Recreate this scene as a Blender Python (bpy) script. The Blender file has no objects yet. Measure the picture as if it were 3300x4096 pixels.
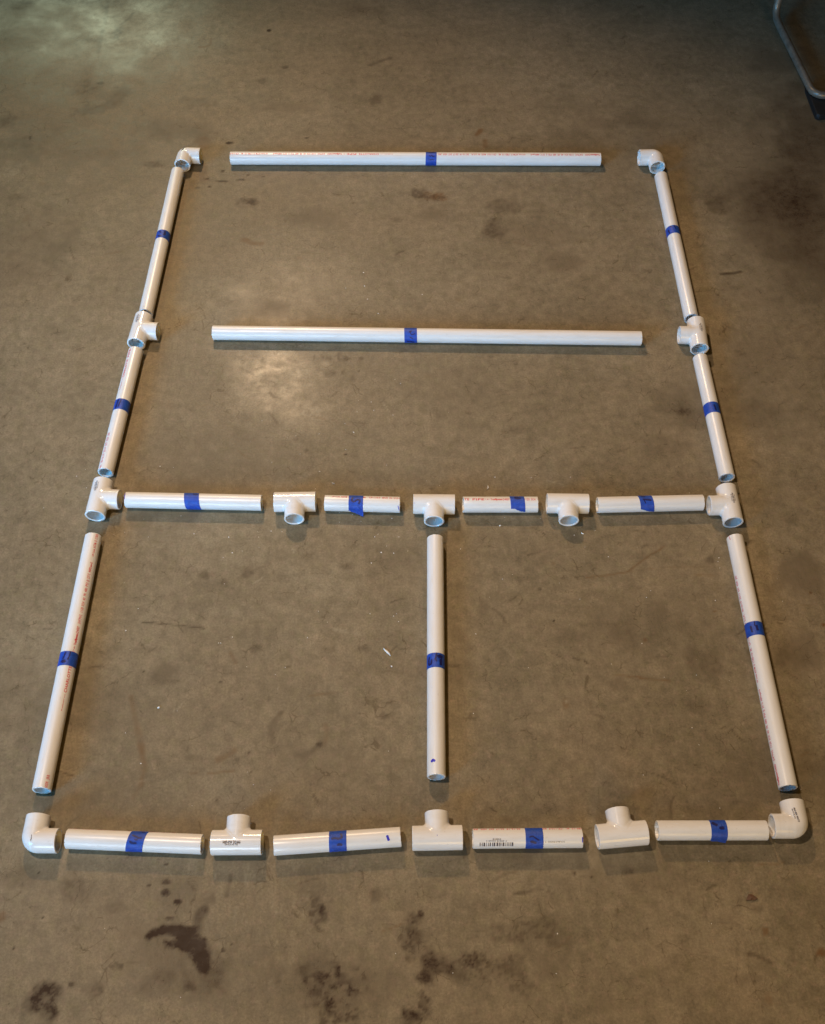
import bpy, math, random
import numpy as np
from mathutils import Matrix, Vector

random.seed(7)
rng = np.random.default_rng(11)
SC = bpy.context.scene
COL = SC.collection
R = math.radians

# ------------------------------------------------------------------ camera
CAM_H, CAM_P, FPX, PW, PH = 1.481, R(56.29), 4260.0, 3300, 4096
cam_d = bpy.data.cameras.new('camera')
cam = bpy.data.objects.new('camera', cam_d)
COL.objects.link(cam)
cam.location = (0, 0, CAM_H)
cam.rotation_euler = (math.pi / 2 - CAM_P, 0, 0)
cam_d.sensor_fit = 'VERTICAL'
cam_d.sensor_height = 36.0
cam_d.lens = FPX / PH * 36.0
cam_d.clip_start = 0.02
cam_d.clip_end = 100
SC.camera = cam

# ------------------------------------------------------------------ light
SC.view_settings.view_transform = 'Standard'
SC.view_settings.look = 'None'
SC.view_settings.exposure = -0.12
SC.view_settings.gamma = 1.0
w = bpy.data.worlds.new('World')
SC.world = w
w.use_nodes = True
bg = w.node_tree.nodes['Background']
bg.inputs['Color'].default_value = (1.0, 0.88, 0.74, 1)
bg.inputs['Strength'].default_value = 0.008


def aim(o, target):
    d = Vector(target) - Vector(o.location)
    o.rotation_euler = d.to_track_quat('-Z', 'Y').to_euler()


def area(name, loc, target, sx, sy, power, col, shape='RECTANGLE'):
    l = bpy.data.lights.new(name, 'AREA')
    l.shape = shape
    l.size, l.size_y = sx, sy
    l.energy = power
    l.color = col
    o = bpy.data.objects.new(name, l)
    COL.objects.link(o)
    o.location = loc
    aim(o, target)
    return o


def spot(name, loc, target, power, col, angle, blend, radius):
    l = bpy.data.lights.new(name, 'SPOT')
    l.energy = power
    l.color = col
    l.spot_size = R(angle)
    l.spot_blend = blend
    l.shadow_soft_size = radius
    o = bpy.data.objects.new(name, l)
    COL.objects.link(o)
    o.location = loc
    aim(o, target)
    return o


spot('ceiling_lamp', (-0.64, 3.46, 2.4), (-0.12, 1.00, 0), 290, (1.0, 0.69, 0.42), 60, 1.0, 0.085)
spot('ceiling_lamp', (-0.80, 0.84, 2.4), (0.06, 0.42, 0), 136, (1.0, 0.80, 0.61), 90, 1.0, 0.05)
door = area('doorway_daylight', (-2.2, -5.0, 1.6), (-0.90, 1.15, 0.0), 2.6, 2.4, 11.0, (0.70, 0.86, 1.0))
door.data.spread = R(33)
window = area('window_daylight', (-3.0, -1.2, 1.2), (-0.80, 0.95, 0.0), 1.5, 1.6, 11.0, (0.08, 0.48, 1.0))
window.data.spread = R(33)
fill_r = area('warm_fill', (0.9, -3.0, 1.5), (0.3, 0.4, 0.0), 1.6, 1.6, 6.4, (1.0, 0.60, 0.14))  # added warm fill from behind right, no such source is seen
fill_r.data.spread = R(60)
spot('far_lamp', (-2.02, 6.24, 2.4), (-0.95, 2.6, 0), 280, (0.88, 1.0, 0.68), 19, 1.0, 0.40)


# ------------------------------------------------------------------ helpers
def at(u, v, z=0.0):
    """a point of the photograph (3300 x 4096) dropped on the level z"""
    x = (u - PW / 2) / FPX
    y = -(v - PH / 2) / FPX
    d = np.array([x, math.cos(CAM_P) + y * math.sin(CAM_P), -math.sin(CAM_P) + y * math.cos(CAM_P)])
    t = (z - CAM_H) / d[2]
    return d * t + np.array([0, 0, CAM_H])


def tag(o, label=None, cat=None, group=None, kind=None):
    if label:
        o['label'] = label
    if cat:
        o['category'] = cat
    if group:
        o['group'] = group
    if kind:
        o['kind'] = kind
    return o


def empty(name, loc, rz):
    o = bpy.data.objects.new(name, None)
    COL.objects.link(o)
    o.location = loc
    o.rotation_euler = (0, 0, rz)
    o.empty_display_size = 0.02
    return o


def link(name, me, parent=None, rz=0.0, loc=(0, 0, 0)):
    o = bpy.data.objects.new(name, me)
    COL.objects.link(o)
    if parent is not None:
        o.parent = parent
    o.location = loc
    o.rotation_euler = (0, 0, rz)
    return o


def mesh(name, verts, faces, mat, smooth=True, sharp=35):
    me = bpy.data.meshes.new(name)
    me.from_pydata([tuple(map(float, v)) for v in verts], [], faces)
    me.materials.append(mat)
    if smooth:
        me.polygons.foreach_set('use_smooth', [True] * len(me.polygons))
        if sharp:
            me.set_sharp_from_angle(angle=R(sharp))
    me.update()
    return me


class MB:
    def __init__(s):
        s.v, s.f = [], []

    def add(s, pts):
        b = len(s.v)
        s.v.extend([tuple(p) for p in pts])
        return b

    def grid(s, P, close_u=False, close_v=False, flip=False):
        """P: array (nu, nv, 3)"""
        nu, nv = P.shape[:2]
        b = s.add(P.reshape(-1, 3))
        for i in range(nu if close_u else nu - 1):
            for j in range(nv if close_v else nv - 1):
                i2, j2 = (i + 1) % nu, (j + 1) % nv
                q = [b + i * nv + j, b + i2 * nv + j, b + i2 * nv + j2, b + i * nv + j2]
                s.f.append(tuple(q[::-1] if flip else q))

    def weld(s, eps=1e-6):
        key, remap, nv = {}, [], []
        for p in s.v:
            k = tuple(int(round(c / eps)) for c in p)
            if k not in key:
                key[k] = len(nv)
                nv.append(p)
            remap.append(key[k])
        nf = []
        for f in s.f:
            g = []
            for i in f:
                j = remap[i]
                if not g or g[-1] != j:
                    g.append(j)
            if len(g) > 1 and g[0] == g[-1]:
                g.pop()
            if len(set(g)) >= 3:
                nf.append(tuple(g))
        s.v, s.f = nv, nf
        return s


# ------------------------------------------------------------------ materials
def new_mat(name):
    m = bpy.data.materials.new(name)
    m.use_nodes = True
    nt = m.node_tree
    return m, nt, nt.nodes['Principled BSDF']


def N(nt, typ, **kw):
    n = nt.nodes.new(typ)
    for k, v in kw.items():
        setattr(n, k, v)
    return n


def noise(nt, vec, scale, detail=4, rough=0.55, dist=0.0):
    n = N(nt, 'ShaderNodeTexNoise')
    n.inputs['Scale'].default_value = scale
    n.inputs['Detail'].default_value = detail
    n.inputs['Roughness'].default_value = rough
    n.inputs['Distortion'].default_value = dist
    nt.links.new(vec, n.inputs['Vector'])
    return n.outputs['Fac']


def ramp(nt, fac, a, b, va=0.0, vb=1.0):
    n = N(nt, 'ShaderNodeMapRange')
    n.interpolation_type = 'SMOOTHSTEP'
    n.inputs['From Min'].default_value = a
    n.inputs['From Max'].default_value = b
    n.inputs['To Min'].default_value = va
    n.inputs['To Max'].default_value = vb
    nt.links.new(fac, n.inputs['Value'])
    return n.outputs['Result']


def mix(nt, fac, a, b, blend='MIX'):
    n = N(nt, 'ShaderNodeMix', data_type='RGBA', blend_type=blend)
    for sock, val in ((n.inputs['Factor'], fac), (n.inputs['A'], a), (n.inputs['B'], b)):
        if isinstance(val, (float, int)):
            sock.default_value = val
        elif isinstance(val, tuple):
            sock.default_value = (*val, 1)
        else:
            nt.links.new(val, sock)
    return n.outputs['Result']


def math_n(nt, op, a, b):
    n = N(nt, 'ShaderNodeMath', operation=op)
    for i, val in enumerate((a, b)):
        if isinstance(val, (float, int)):
            n.inputs[i].default_value = val
        else:
            nt.links.new(val, n.inputs[i])
    return n.outputs[0]


def scaled(nt, vec, s):
    n = N(nt, 'ShaderNodeVectorMath', operation='MULTIPLY')
    nt.links.new(vec, n.inputs[0])
    n.inputs[1].default_value = s
    return n.outputs[0]


def bump(nt, bsdf, h, strength, dist):
    b = N(nt, 'ShaderNodeBump')
    b.inputs['Strength'].default_value = strength
    b.inputs['Distance'].default_value = dist
    nt.links.new(h, b.inputs['Height'])
    nt.links.new(b.outputs['Normal'], bsdf.inputs['Normal'])


def mat_pvc(name, rough, seed, base):
    m, nt, b = new_mat(name)
    tc = N(nt, 'ShaderNodeTexCoord')
    oi = N(nt, 'ShaderNodeObjectInfo')
    ad = N(nt, 'ShaderNodeVectorMath', operation='ADD')
    nt.links.new(tc.outputs['Object'], ad.inputs[0])
    nt.links.new(oi.outputs['Location'], ad.inputs[1])
    v = ad.outputs[0]
    n1 = noise(nt, scaled(nt, v, (8, 40, 40)), 3.0, 5, 0.6)
    n2 = noise(nt, v, 260, 3, 0.6)
    c = mix(nt, ramp(nt, n1, 0.35, 0.75), base, tuple(x * y for x, y in zip(base, (0.93, 0.91, 0.88))))
    c = mix(nt, ramp(nt, n2, 0.63, 0.75, 0, 0.30), c, (0.48, 0.44, 0.38))
    n3 = noise(nt, scaled(nt, v, (14, 60, 60)), 2.2, 6, 0.72, 0.6)
    c = mix(nt, ramp(nt, n3, 0.60, 0.72, 0, 0.34), c, (0.52, 0.49, 0.45))
    nt.links.new(c, b.inputs['Base Color'])
    nt.links.new(ramp(nt, n1, 0.3, 0.7, rough * 0.85, rough * 1.25), b.inputs['Roughness'])
    b.inputs['IOR'].default_value = 1.5
    bump(nt, b, noise(nt, scaled(nt, v, (3, 1, 1)), 120, 3), 0.08, 0.0005)
    return m


M_PIPE = mat_pvc('white_pipe_plastic', 0.30, 1, (0.765, 0.745, 0.718))
M_FIT = mat_pvc('white_fitting_plastic', 0.13, 2, (0.785, 0.762, 0.735))


def mat_tape():
    m, nt, b = new_mat('blue_masking_tape')
    tc = N(nt, 'ShaderNodeTexCoord')
    v = tc.outputs['Object']
    n1 = noise(nt, v, 150, 5, 0.7)
    n2 = noise(nt, scaled(nt, v, (1, 0.25, 0.25)), 900, 3)
    c = mix(nt, ramp(nt, n1, 0.3, 0.75), (0.008, 0.049, 0.32), (0.016, 0.082, 0.48))
    nt.links.new(c, b.inputs['Base Color'])
    b.inputs['Roughness'].default_value = 0.5
    b.inputs['Specular IOR Level'].default_value = 0.45
    n3 = noise(nt, scaled(nt, v, (3.0, 1, 1)), 110, 4, 0.65, 1.0)
    bump(nt, b, math_n(nt, 'ADD', math_n(nt, 'MULTIPLY', n3, 1.6), n2), 0.55, 0.0007)
    return m


M_TAPE = mat_tape()


def mat_flat(name, col, rough=0.6, var=0.25, scale=700):
    m, nt, b = new_mat(name)
    tc = N(nt, 'ShaderNodeTexCoord')
    n1 = noise(nt, tc.outputs['Object'], scale, 3, 0.7)
    nt.links.new(mix(nt, ramp(nt, n1, 0.3, 0.7), col, tuple(min(1, c * (1 + var) + var * 0.012) for c in col)), b.inputs['Base Color'])
    b.inputs['Roughness'].default_value = rough
    return m


M_RED = mat_flat('red_print', (0.56, 0.045, 0.06), 0.5, 0.3)
M_BLACK = mat_flat('black_print', (0.060, 0.045, 0.055), 0.5, 0.6)
M_INK = mat_flat('dark_marker_ink', (0.004, 0.005, 0.075), 0.5, 0.3)
M_PEN = mat_flat('blue_pen_ink', (0.02, 0.02, 0.38), 0.45, 0.4)
M_CRUMB = mat_flat('plastic_crumb', (0.72, 0.70, 0.66), 0.5, 0.1, 300)
M_LEAF = mat_flat('brown_chip', (0.085, 0.040, 0.018), 0.7, 0.4, 300)
M_RUBBER = mat_flat('black_rubber', (0.006, 0.0055, 0.005), 0.7, 0.1, 200)


def mat_steel():
    m, nt, b = new_mat('dull_steel_tube')
    tc = N(nt, 'ShaderNodeTexCoord')
    n1 = noise(nt, tc.outputs['Object'], 40, 6, 0.7)
    nt.links.new(mix(nt, ramp(nt, n1, 0.3, 0.75), (0.16, 0.130, 0.098), (0.27, 0.225, 0.17)), b.inputs['Base Color'])
    b.inputs['Metallic'].default_value = 0.25
    nt.links.new(ramp(nt, n1, 0.3, 0.8, 0.28, 0.5), b.inputs['Roughness'])
    return m


M_STEEL = mat_steel()


def mat_floor():
    m, nt, b = new_mat('sealed_concrete')
    tc = N(nt, 'ShaderNodeTexCoord')
    v = tc.outputs['Object']
    at_ = N(nt, 'ShaderNodeVertexColor', layer_name='marks')
    sep = N(nt, 'ShaderNodeSeparateColor')
    nt.links.new(at_.outputs['Color'], sep.inputs['Color'])
    dark, rust, pale = sep.outputs['Red'], sep.outputs['Green'], sep.outputs['Blue']
    n_big = noise(nt, v, 2.6, 5, 0.55, 0.4)
    n_mid = noise(nt, v, 11, 7, 0.62, 0.5)
    n_sml = noise(nt, v, 55, 6, 0.68, 0.3)
    n_fin = noise(nt, v, 300, 4, 0.7)
    n_grn = noise(nt, v, 900, 2, 0.6)
    n_hue = noise(nt, v, 5.5, 5, 0.6)
    n_hue2 = noise(nt, v, 38, 4, 0.6)
    vr = N(nt, 'ShaderNodeVectorRotate', rotation_type='Z_AXIS')
    nt.links.new(v, vr.inputs['Vector'])
    vr.inputs['Angle'].default_value = R(11)
    vr2 = N(nt, 'ShaderNodeVectorRotate', rotation_type='Z_AXIS')
    nt.links.new(v, vr2.inputs['Vector'])
    vr2.inputs['Angle'].default_value = R(-8)
    n_str = noise(nt, scaled(nt, vr.outputs[0], (4, 22, 1)), 1.0, 6, 0.62, 1.2)
    n_brs = noise(nt, scaled(nt, vr2.outputs[0], (60, 12, 1)), 3.0, 4, 0.6, 1.0)
    c = mix(nt, ramp(nt, n_big, 0.3, 0.7), (0.250, 0.214, 0.158), (0.328, 0.287, 0.222))
    c = mix(nt, ramp(nt, n_mid, 0.62, 0.30, 0, 0.50), c, (0.195, 0.170, 0.128))
    n_md2 = noise(nt, v, 24, 6, 0.66, 0.6)
    c = mix(nt, ramp(nt, n_md2, 0.60, 0.34, 0, 0.36), c, (0.195, 0.168, 0.122))
    c = mix(nt, ramp(nt, n_mid, 0.50, 0.78, 0, 0.28), c, (0.36, 0.312, 0.238))
    n_chr = noise(nt, v, 95, 4, 0.6)
    n_chr2 = noise(nt, v, 70, 5, 0.65, 0.8)
    c = mix(nt, ramp(nt, n_chr, 0.50, 0.70, 0, 0.50), c, (0.325, 0.252, 0.205))
    c = mix(nt, ramp(nt, n_chr2, 0.52, 0.72, 0, 0.50), c, (0.235, 0.225, 0.145))
    c = mix(nt, ramp(nt, n_hue, 0.42, 0.68, 0, 0.45), c, (0.288, 0.236, 0.176))
    c = mix(nt, ramp(nt, n_hue2, 0.50, 0.72, 0, 0.34), c, (0.246, 0.222, 0.140))
    c = mix(nt, ramp(nt, n_str, 0.50, 0.72, 0, 0.24), c, (0.20, 0.172, 0.124))
    # mottling and grain as a multiplier round 1
    g1 = ramp(nt, n_sml, 0.28, 0.72, 0.82, 1.15)
    g2 = ramp(nt, n_fin, 0.28, 0.72, 0.83, 1.16)
    g3 = ramp(nt, n_grn, 0.25, 0.75, 0.93, 1.07)
    g4 = ramp(nt, n_brs, 0.3, 0.7, 0.95, 1.05)
    g = math_n(nt, 'MULTIPLY', math_n(nt, 'MULTIPLY', g1, g2), math_n(nt, 'MULTIPLY', g3, g4))
    comb = N(nt, 'ShaderNodeCombineColor')
    for i in range(3):
        nt.links.new(g, comb.inputs[i])
    c = mix(nt, 1.0, c, comb.outputs['Color'], 'MULTIPLY')
    # dark hair-like flecks and pores
    fl = noise(nt, v, 75, 3, 0.5, 2.2)
    rid = math_n(nt, 'ABSOLUTE', math_n(nt, 'SUBTRACT', fl, 0.5), 0)
    fleck = math_n(nt, 'MULTIPLY', ramp(nt, rid, 0.014, 0.0, 0, 1), ramp(nt, noise(nt, v, 26, 4, 0.7), 0.50, 0.64, 0, 0.75))
    c = mix(nt, fleck, c, (0.085, 0.066, 0.044))
    # short hairline crackle, only here and there
    dv = N(nt, 'ShaderNodeTexNoise')
    dv.inputs['Scale'].default_value = 30
    dv.inputs['Detail'].default_value = 4
    nt.links.new(v, dv.inputs['Vector'])
    dsp = N(nt, 'ShaderNodeVectorMath', operation='MULTIPLY_ADD')
    nt.links.new(dv.outputs['Color'], dsp.inputs[0])
    dsp.inputs[1].default_value = (0.035, 0.035, 0)
    nt.links.new(v, dsp.inputs[2])
    for sc_, wd_, m0, kk in ((34, 0.030, 0.53, 0.62), (15, 0.011, 0.56, 0.55)):
        vo = N(nt, 'ShaderNodeTexVoronoi', feature='DISTANCE_TO_EDGE')
        vo.inputs['Scale'].default_value = sc_
        nt.links.new(dsp.outputs[0], vo.inputs['Vector'])
        ck = ramp(nt, vo.outputs['Distance'], wd_, wd_ * 0.25, 0, 1)
        ck = math_n(nt, 'MULTIPLY', ck, ramp(nt, noise(nt, v, sc_ * 0.62, 4, 0.7), m0, m0 + 0.10, 0, kk))
        c = mix(nt, ck, c, (0.120, 0.092, 0.060))
    pore = ramp(nt, noise(nt, v, 210, 2, 0.5), 0.70, 0.78, 0, 0.55)
    c = mix(nt, pore, c, (0.09, 0.07, 0.045))
    # marks
    br = ramp(nt, n_sml, 0.25, 0.75, -0.16, 0.22)
    br2 = ramp(nt, n_fin, 0.25, 0.75, -0.16, 0.16)
    brk = math_n(nt, 'ADD', br, br2)

    def broken(x):
        e = math_n(nt, 'MULTIPLY', math_n(nt, 'MULTIPLY', x, math_n(nt, 'SUBTRACT', 1.15, x)), 2.6)
        r = math_n(nt, 'ADD', x, math_n(nt, 'MULTIPLY', brk, e))
        n = N(nt, 'ShaderNodeClamp')
        nt.links.new(r, n.inputs['Value'])
        return n.outputs[0]

    def amp(x, k):
        n = N(nt, 'ShaderNodeClamp')
        nt.links.new(math_n(nt, 'MULTIPLY', x, k), n.inputs['Value'])
        return n.outputs[0]

    d2, r2, p2 = amp(broken(dark), 1.22), amp(broken(rust), 1.2), broken(pale)
    c = mix(nt, r2, c, (0.175, 0.096, 0.044))
    c = mix(nt, p2, c, (0.46, 0.43, 0.35))
    c = mix(nt, d2, c, (0.048, 0.028, 0.017))
    c = mix(nt, 1.0, c, (0.755, 0.695, 0.568), 'MULTIPLY')
    nt.links.new(c, b.inputs['Base Color'])
    rr = ramp(nt, n_mid, 0.3, 0.7, 0.46, 0.58)
    rr = math_n(nt, 'ADD', rr, ramp(nt, n_sml, 0.3, 0.7, -0.05, 0.06))
    gl = math_n(nt, 'MULTIPLY', at_.outputs['Alpha'], ramp(nt, n_sml, 0.3, 0.68, 0.35, 1.0))
    rr = math_n(nt, 'SUBTRACT', rr, math_n(nt, 'MULTIPLY', gl, 0.20))
    nt.links.new(rr, b.inputs['Roughness'])
    b.inputs['IOR'].default_value = 1.45
    nt.links.new(math_n(nt, 'ADD', math_n(nt, 'MULTIPLY', gl, 0.42), 0.15), b.inputs['Specular IOR Level'])
    h = math_n(nt, 'ADD', math_n(nt, 'MULTIPLY', n_sml, 1.0), math_n(nt, 'MULTIPLY', n_fin, 0.35))
    h = math_n(nt, 'ADD', h, math_n(nt, 'MULTIPLY', n_brs, 0.25))
    bump(nt, b, h, 0.20, 0.0016)
    return m


M_FLOOR = mat_floor()


# ------------------------------------------------------------------ floor
def lattice(seed):
    return np.random.default_rng(seed).random((128, 128))


def vnoise(X, Y, freq, seed):
    L = lattice(seed)
    x, y = X * freq + 31.7, Y * freq + 17.3
    ix, iy = np.floor(x).astype(int), np.floor(y).astype(int)
    fx, fy = x - ix, y - iy
    fx, fy = fx * fx * (3 - 2 * fx), fy * fy * (3 - 2 * fy)
    a, b = L[ix % 128, iy % 128], L[(ix + 1) % 128, iy % 128]
    c, d = L[ix % 128, (iy + 1) % 128], L[(ix + 1) % 128, (iy + 1) % 128]
    return (a * (1 - fx) + b * fx) * (1 - fy) + (c * (1 - fx) + d * fx) * fy


def fbm(X, Y, freq, seed, o=4):
    s, a, t = 0, 1.0, 0
    for i in range(o):
        s = s + a * vnoise(X, Y, freq * 2 ** i, seed + i)
        t += a
        a *= 0.55
    return s / t


def sstep(e0, e1, x):
    t = np.clip((x - e0) / (e1 - e0), 0, 1)
    return t * t * (3 - 2 * t)


STEP = 0.0028
fxs = np.arange(-1.12, 1.1201, STEP)
fys = np.arange(0.17, 2.62, STEP)
cx = np.array([-6, -4, -2.8, -2, -1.5, -1.25])
XS = np.concatenate([cx, fxs, -cx[::-1]])
YS = np.concatenate([[-5, -3, -1.6, -0.8, -0.3, 0.0, 0.1], fys, [2.8, 3.2, 4, 5.5, 8]])
ox, oy = len(cx), 7
nx, ny = len(fxs), len(fys)
MARK = np.zeros((4, nx, ny), np.float32)   # oil, rust, pale wear and painted sheen, polish


def window(x0, x1, y0, y1):
    i0, i1 = np.searchsorted(fxs, (x0, x1))
    j0, j1 = np.searchsorted(fys, (y0, y1))
    X, Y = np.meshgrid(fxs[i0:i1], fys[j0:j1], indexing='ij')
    return slice(i0, i1), slice(j0, j1), X, Y


def put(ch, sl, m):
    a = MARK[ch][sl]
    MARK[ch][sl] = 1 - (1 - a) * (1 - np.clip(m, 0, 1))


_seed = [100]


def blob(u, v, ru, rv, k, ch=0, rag=0.5, soft=0.6, patch=0.0, freq=None):
    """a stain: centre and radii in photograph pixels, strength, raggedness, softness, patchiness"""
    c = at(u, v)
    rx = abs(at(u + ru, v)[0] - c[0])
    ry = abs(at(u, v - rv)[1] - c[1])
    m = 1.9
    i, j, X, Y = window(c[0] - rx * m, c[0] + rx * m, c[1] - ry * m, c[1] + ry * m)
    if X.size == 0:
        return
    _seed[0] += 7
    f = freq or 1.6 / max(min(rx, ry), 0.004)
    d = np.hypot((X - c[0]) / rx, (Y - c[1]) / ry)
    n = fbm(X, Y, f, _seed[0], 4) - 0.5
    d = d + n * 2 * rag
    a = sstep(1.0 + soft * 0.5, 1.0 - soft, d) * k
    if patch > 0:
        q = fbm(X, Y, f * 2.4, _seed[0] + 3, 4)
        a = a * (1 - patch + patch * sstep(0.42, 0.62, q) * 1.3)
    put(ch, (i, j), a)


def poly(pts, k, ch=0, rag=0.004, soft=0.004, patch=0.0):
    P = np.array([at(*p)[:2] for p in pts])
    lo, hi = P.min(0) - 0.03, P.max(0) + 0.03
    i, j, X, Y = window(lo[0], hi[0], lo[1], hi[1])
    if X.size == 0:
        return
    inside = np.zeros(X.shape, bool)
    dist = np.full(X.shape, 9.0)
    for a, b in zip(P, np.roll(P, -1, 0)):
        cond = ((a[1] > Y) != (b[1] > Y)) & (X < (b[0] - a[0]) * (Y - a[1]) / (b[1] - a[1] + 1e-12) + a[0])
        inside ^= cond
        ab = b - a
        t = np.clip(((X - a[0]) * ab[0] + (Y - a[1]) * ab[1]) / (ab @ ab + 1e-12), 0, 1)
        dist = np.minimum(dist, np.hypot(X - a[0] - t * ab[0], Y - a[1] - t * ab[1]))
    sd = np.where(inside, -dist, dist)
    _seed[0] += 7
    sd = sd + (fbm(X, Y, 90, _seed[0], 4) - 0.5) * 2 * rag
    m = sstep(soft, -soft, sd) * k
    if patch:
        m = m * (1 - patch * sstep(0.45, 0.62, fbm(X, Y, 120, _seed[0] + 2, 4)))
    put(ch, (i, j), m)


def line(pts, width, k, ch=0, wob=0.3, soft=0.6, patch=0.3):
    P = np.array([at(*p)[:2] for p in pts])
    lo, hi = P.min(0) - width * 3, P.max(0) + width * 3
    i, j, X, Y = window(lo[0], hi[0], lo[1], hi[1])
    if X.size == 0:
        return
    dist = np.full(X.shape, 9.0)
    for a, b in zip(P[:-1], P[1:]):
        ab = b - a
        t = np.clip(((X - a[0]) * ab[0] + (Y - a[1]) * ab[1]) / (ab @ ab + 1e-12), 0, 1)
        dist = np.minimum(dist, np.hypot(X - a[0] - t * ab[0], Y - a[1] - t * ab[1]))
    _seed[0] += 7
    d = dist / width + (fbm(X, Y, 60, _seed[0], 3) - 0.5) * 2 * wob
    m = sstep(0.5 + soft * 0.6, 0.5 - soft * 0.5, d) * k
    m = m * (1 - patch * sstep(0.4, 0.65, fbm(X, Y, 45, _seed[0] + 4, 3)))
    put(ch, (i, j), m)


def c6(x, y):
    return x / 1.0521, 3400 + y / 1.0521


def c7(x, y):
    return 1650 + x / 1.0521, 3400 + y / 1.0521


def c8(x, y):
    return x / 1.0521, y / 1.0521


def c1(x, y):
    return 600 + x / 1.578, 500 + y / 1.578


def c5b(x, y):          # big centre-left crop
    return 500 + x / 1.5096, 2100 + y / 1.5096


def c4b(x, y):          # big centre-right crop
    return 1800 + x / 1.5782, 2100 + y / 1.5782


def c3b(x, y):
    return 1000 + x / 2.394, 1000 + y / 2.394


# near left: the big oil stain and its drips
poly([c6(*p) for p in [(617, 365), (640, 335), (690, 320), (740, 312), (800, 322), (830, 330), (836, 355), (862, 380), (882, 430), (886, 470),
                       (866, 516), (842, 506), (815, 470), (790, 425), (740, 412), (700, 402), (695, 386), (740, 376), (745, 364), (700, 352), (650, 362), (630, 378)]],
     0.92, 0, 0.005, 0.004, 0.22)
line([c6(828, 328), c6(830, 295), c6(840, 275), c6(858, 250)], 0.010, 0.55, 0, 0.5, 0.8)
blob(*c6(700, 135), 22, 12, 0.62, rag=0.5)
blob(*c6(695, 180), 20, 16, 0.75, rag=0.3, soft=0.4)
blob(*c6(748, 215), 20, 14, 0.75, rag=0.35, soft=0.4)
blob(*c6(627, 150), 10, 6, 0.7, soft=0.4)
blob(*c6(715, 288), 20, 9, 0.5)
for q in [(287, 58, 5), (162, 93, 5), (55, 412, 7), (180, 285, 6), (700, 60, 7), (940, 422, 9), (300, 567, 12), (975, 400, 6)]:
    blob(*c6(q[0], q[1]), q[2], q[2] * 0.9, 0.6, soft=0.4, rag=0.3)
blob(*c6(185, 640), 80, 90, 0.62, rag=0.6, soft=0.5, patch=0.45)
blob(*c6(190, 590), 42, 30, 0.5, rag=0.7, patch=0.5)
blob(*c6(150, 640), 30, 34, 0.45, rag=0.6, patch=0.4)
blob(*c6(400, 590), 52, 46, 0.32, rag=0.7, patch=0.5)
blob(*c6(505, 490), 15, 14, 0.42)
blob(*c6(1335, 250), 48, 78, 0.42, rag=0.8, patch=0.6)
blob(*c6(1355, 255), 14, 24, 0.55, rag=0.6)
blob(*c6(1580, 190), 30, 32, 0.38, rag=0.3, soft=0.5, patch=0.3)
blob(*c6(1285, 500), 34, 30, 0.30, rag=0.6)
blob(*c6(1400, 575), 130, 95, 0.42, rag=0.9, patch=0.85)
blob(*c6(1420, 510), 14, 26, 0.55, rag=0.7)
blob(*c6(1475, 592), 26, 20, 0.5, rag=0.8, patch=0.4)
blob(*c6(1440, 690), 90, 50, 0.45, rag=0.8, patch=0.7)
blob(*c6(1360, 720), 22, 30, 0.55, rag=0.8)
blob(*c6(1722, 370), 40, 70, 0.5, rag=0.8, patch=0.5)
blob(*c6(1725, 700), 34, 46, 0.65, rag=0.7, patch=0.3)
blob(*c6(780, 550), 190, 70, 0.20, rag=0.7, patch=0.4)
blob(*c6(900, 500), 70, 120, 0.22, rag=0.7, patch=0.5)
blob(*c6(800, 575), 25, 30, 0.35, rag=0.6)
blob(*c6(640, 440), 150, 130, 0.14, rag=0.7)
blob(*c6(480, 240), 46, 34, 0.22, rag=0.6, patch=0.4)
blob(*c6(320, 165), 60, 62, 0.24, rag=0.8, patch=0.5)
blob(*c6(760, 180), 110, 70, 0.14, rag=0.7)
line([c6(968, 110), c6(965, 150), c6(955, 190)], 0.006, 0.4)
blob(*c6(885, 200), 34, 30, 0.22, rag=0.7, patch=0.5)
blob(*c6(1300, 120), 60, 60, 0.16, rag=0.7, patch=0.5)
blob(*c6(1000, 40), 170, 30, 0.16, rag=0.7, patch=0.4)
blob(*c6(70, 130), 70, 60, 0.2, rag=0.8, patch=0.5)
blob(*c6(3, 280), 20, 24, 0.4, ch=1)
# near right
poly([c7(*p) for p in [(45, 440), (80, 425), (120, 435), (150, 465), (200, 495), (216, 530), (205, 562), (170, 540), (130, 515), (92, 525), (75, 560),
                       (45, 560), (30, 545), (62, 500), (45, 462)]], 0.74, 0, 0.011, 0.008, 0.40)
blob(*c7(250, 460), 66, 28, 0.52, rag=0.9, patch=0.5)
blob(*c7(300, 500), 110, 50, 0.34, rag=0.9, patch=0.7)
blob(*c7(400, 490), 60, 60, 0.3, rag=0.9, patch=0.6)
blob(*c7(470, 570), 66, 50, 0.30, rag=0.9, patch=0.6)
blob(*c7(450, 345), 150, 48, 0.30, rag=0.8, patch=0.6)
blob(*c7(570, 330), 40, 60, 0.26, rag=0.8, patch=0.6)
blob(*c7(550, 420), 130, 130, 0.16, rag=0.8, patch=0.6)
blob(*c7(33, 270), 15, 20, 0.65, rag=0.4, soft=0.4)
blob(*c7(15, 290), 34, 32, 0.35, rag=0.6, patch=0.5)
blob(*c7(20, 410), 60, 70, 0.28, rag=0.8, patch=0.5)
blob(*c7(48, 650), 26, 52, 0.6, rag=0.8, patch=0.4)
blob(*c7(15, 705), 30, 30, 0.6, rag=0.8, patch=0.4)
blob(*c7(1485, 343), 14, 18, 0.5, ch=1, soft=0.4)
blob(*c7(1340, 328), 9, 9, 0.45, soft=0.5)
blob(*c7(1420, 437), 22, 11, 0.36, rag=0.6)
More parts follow.
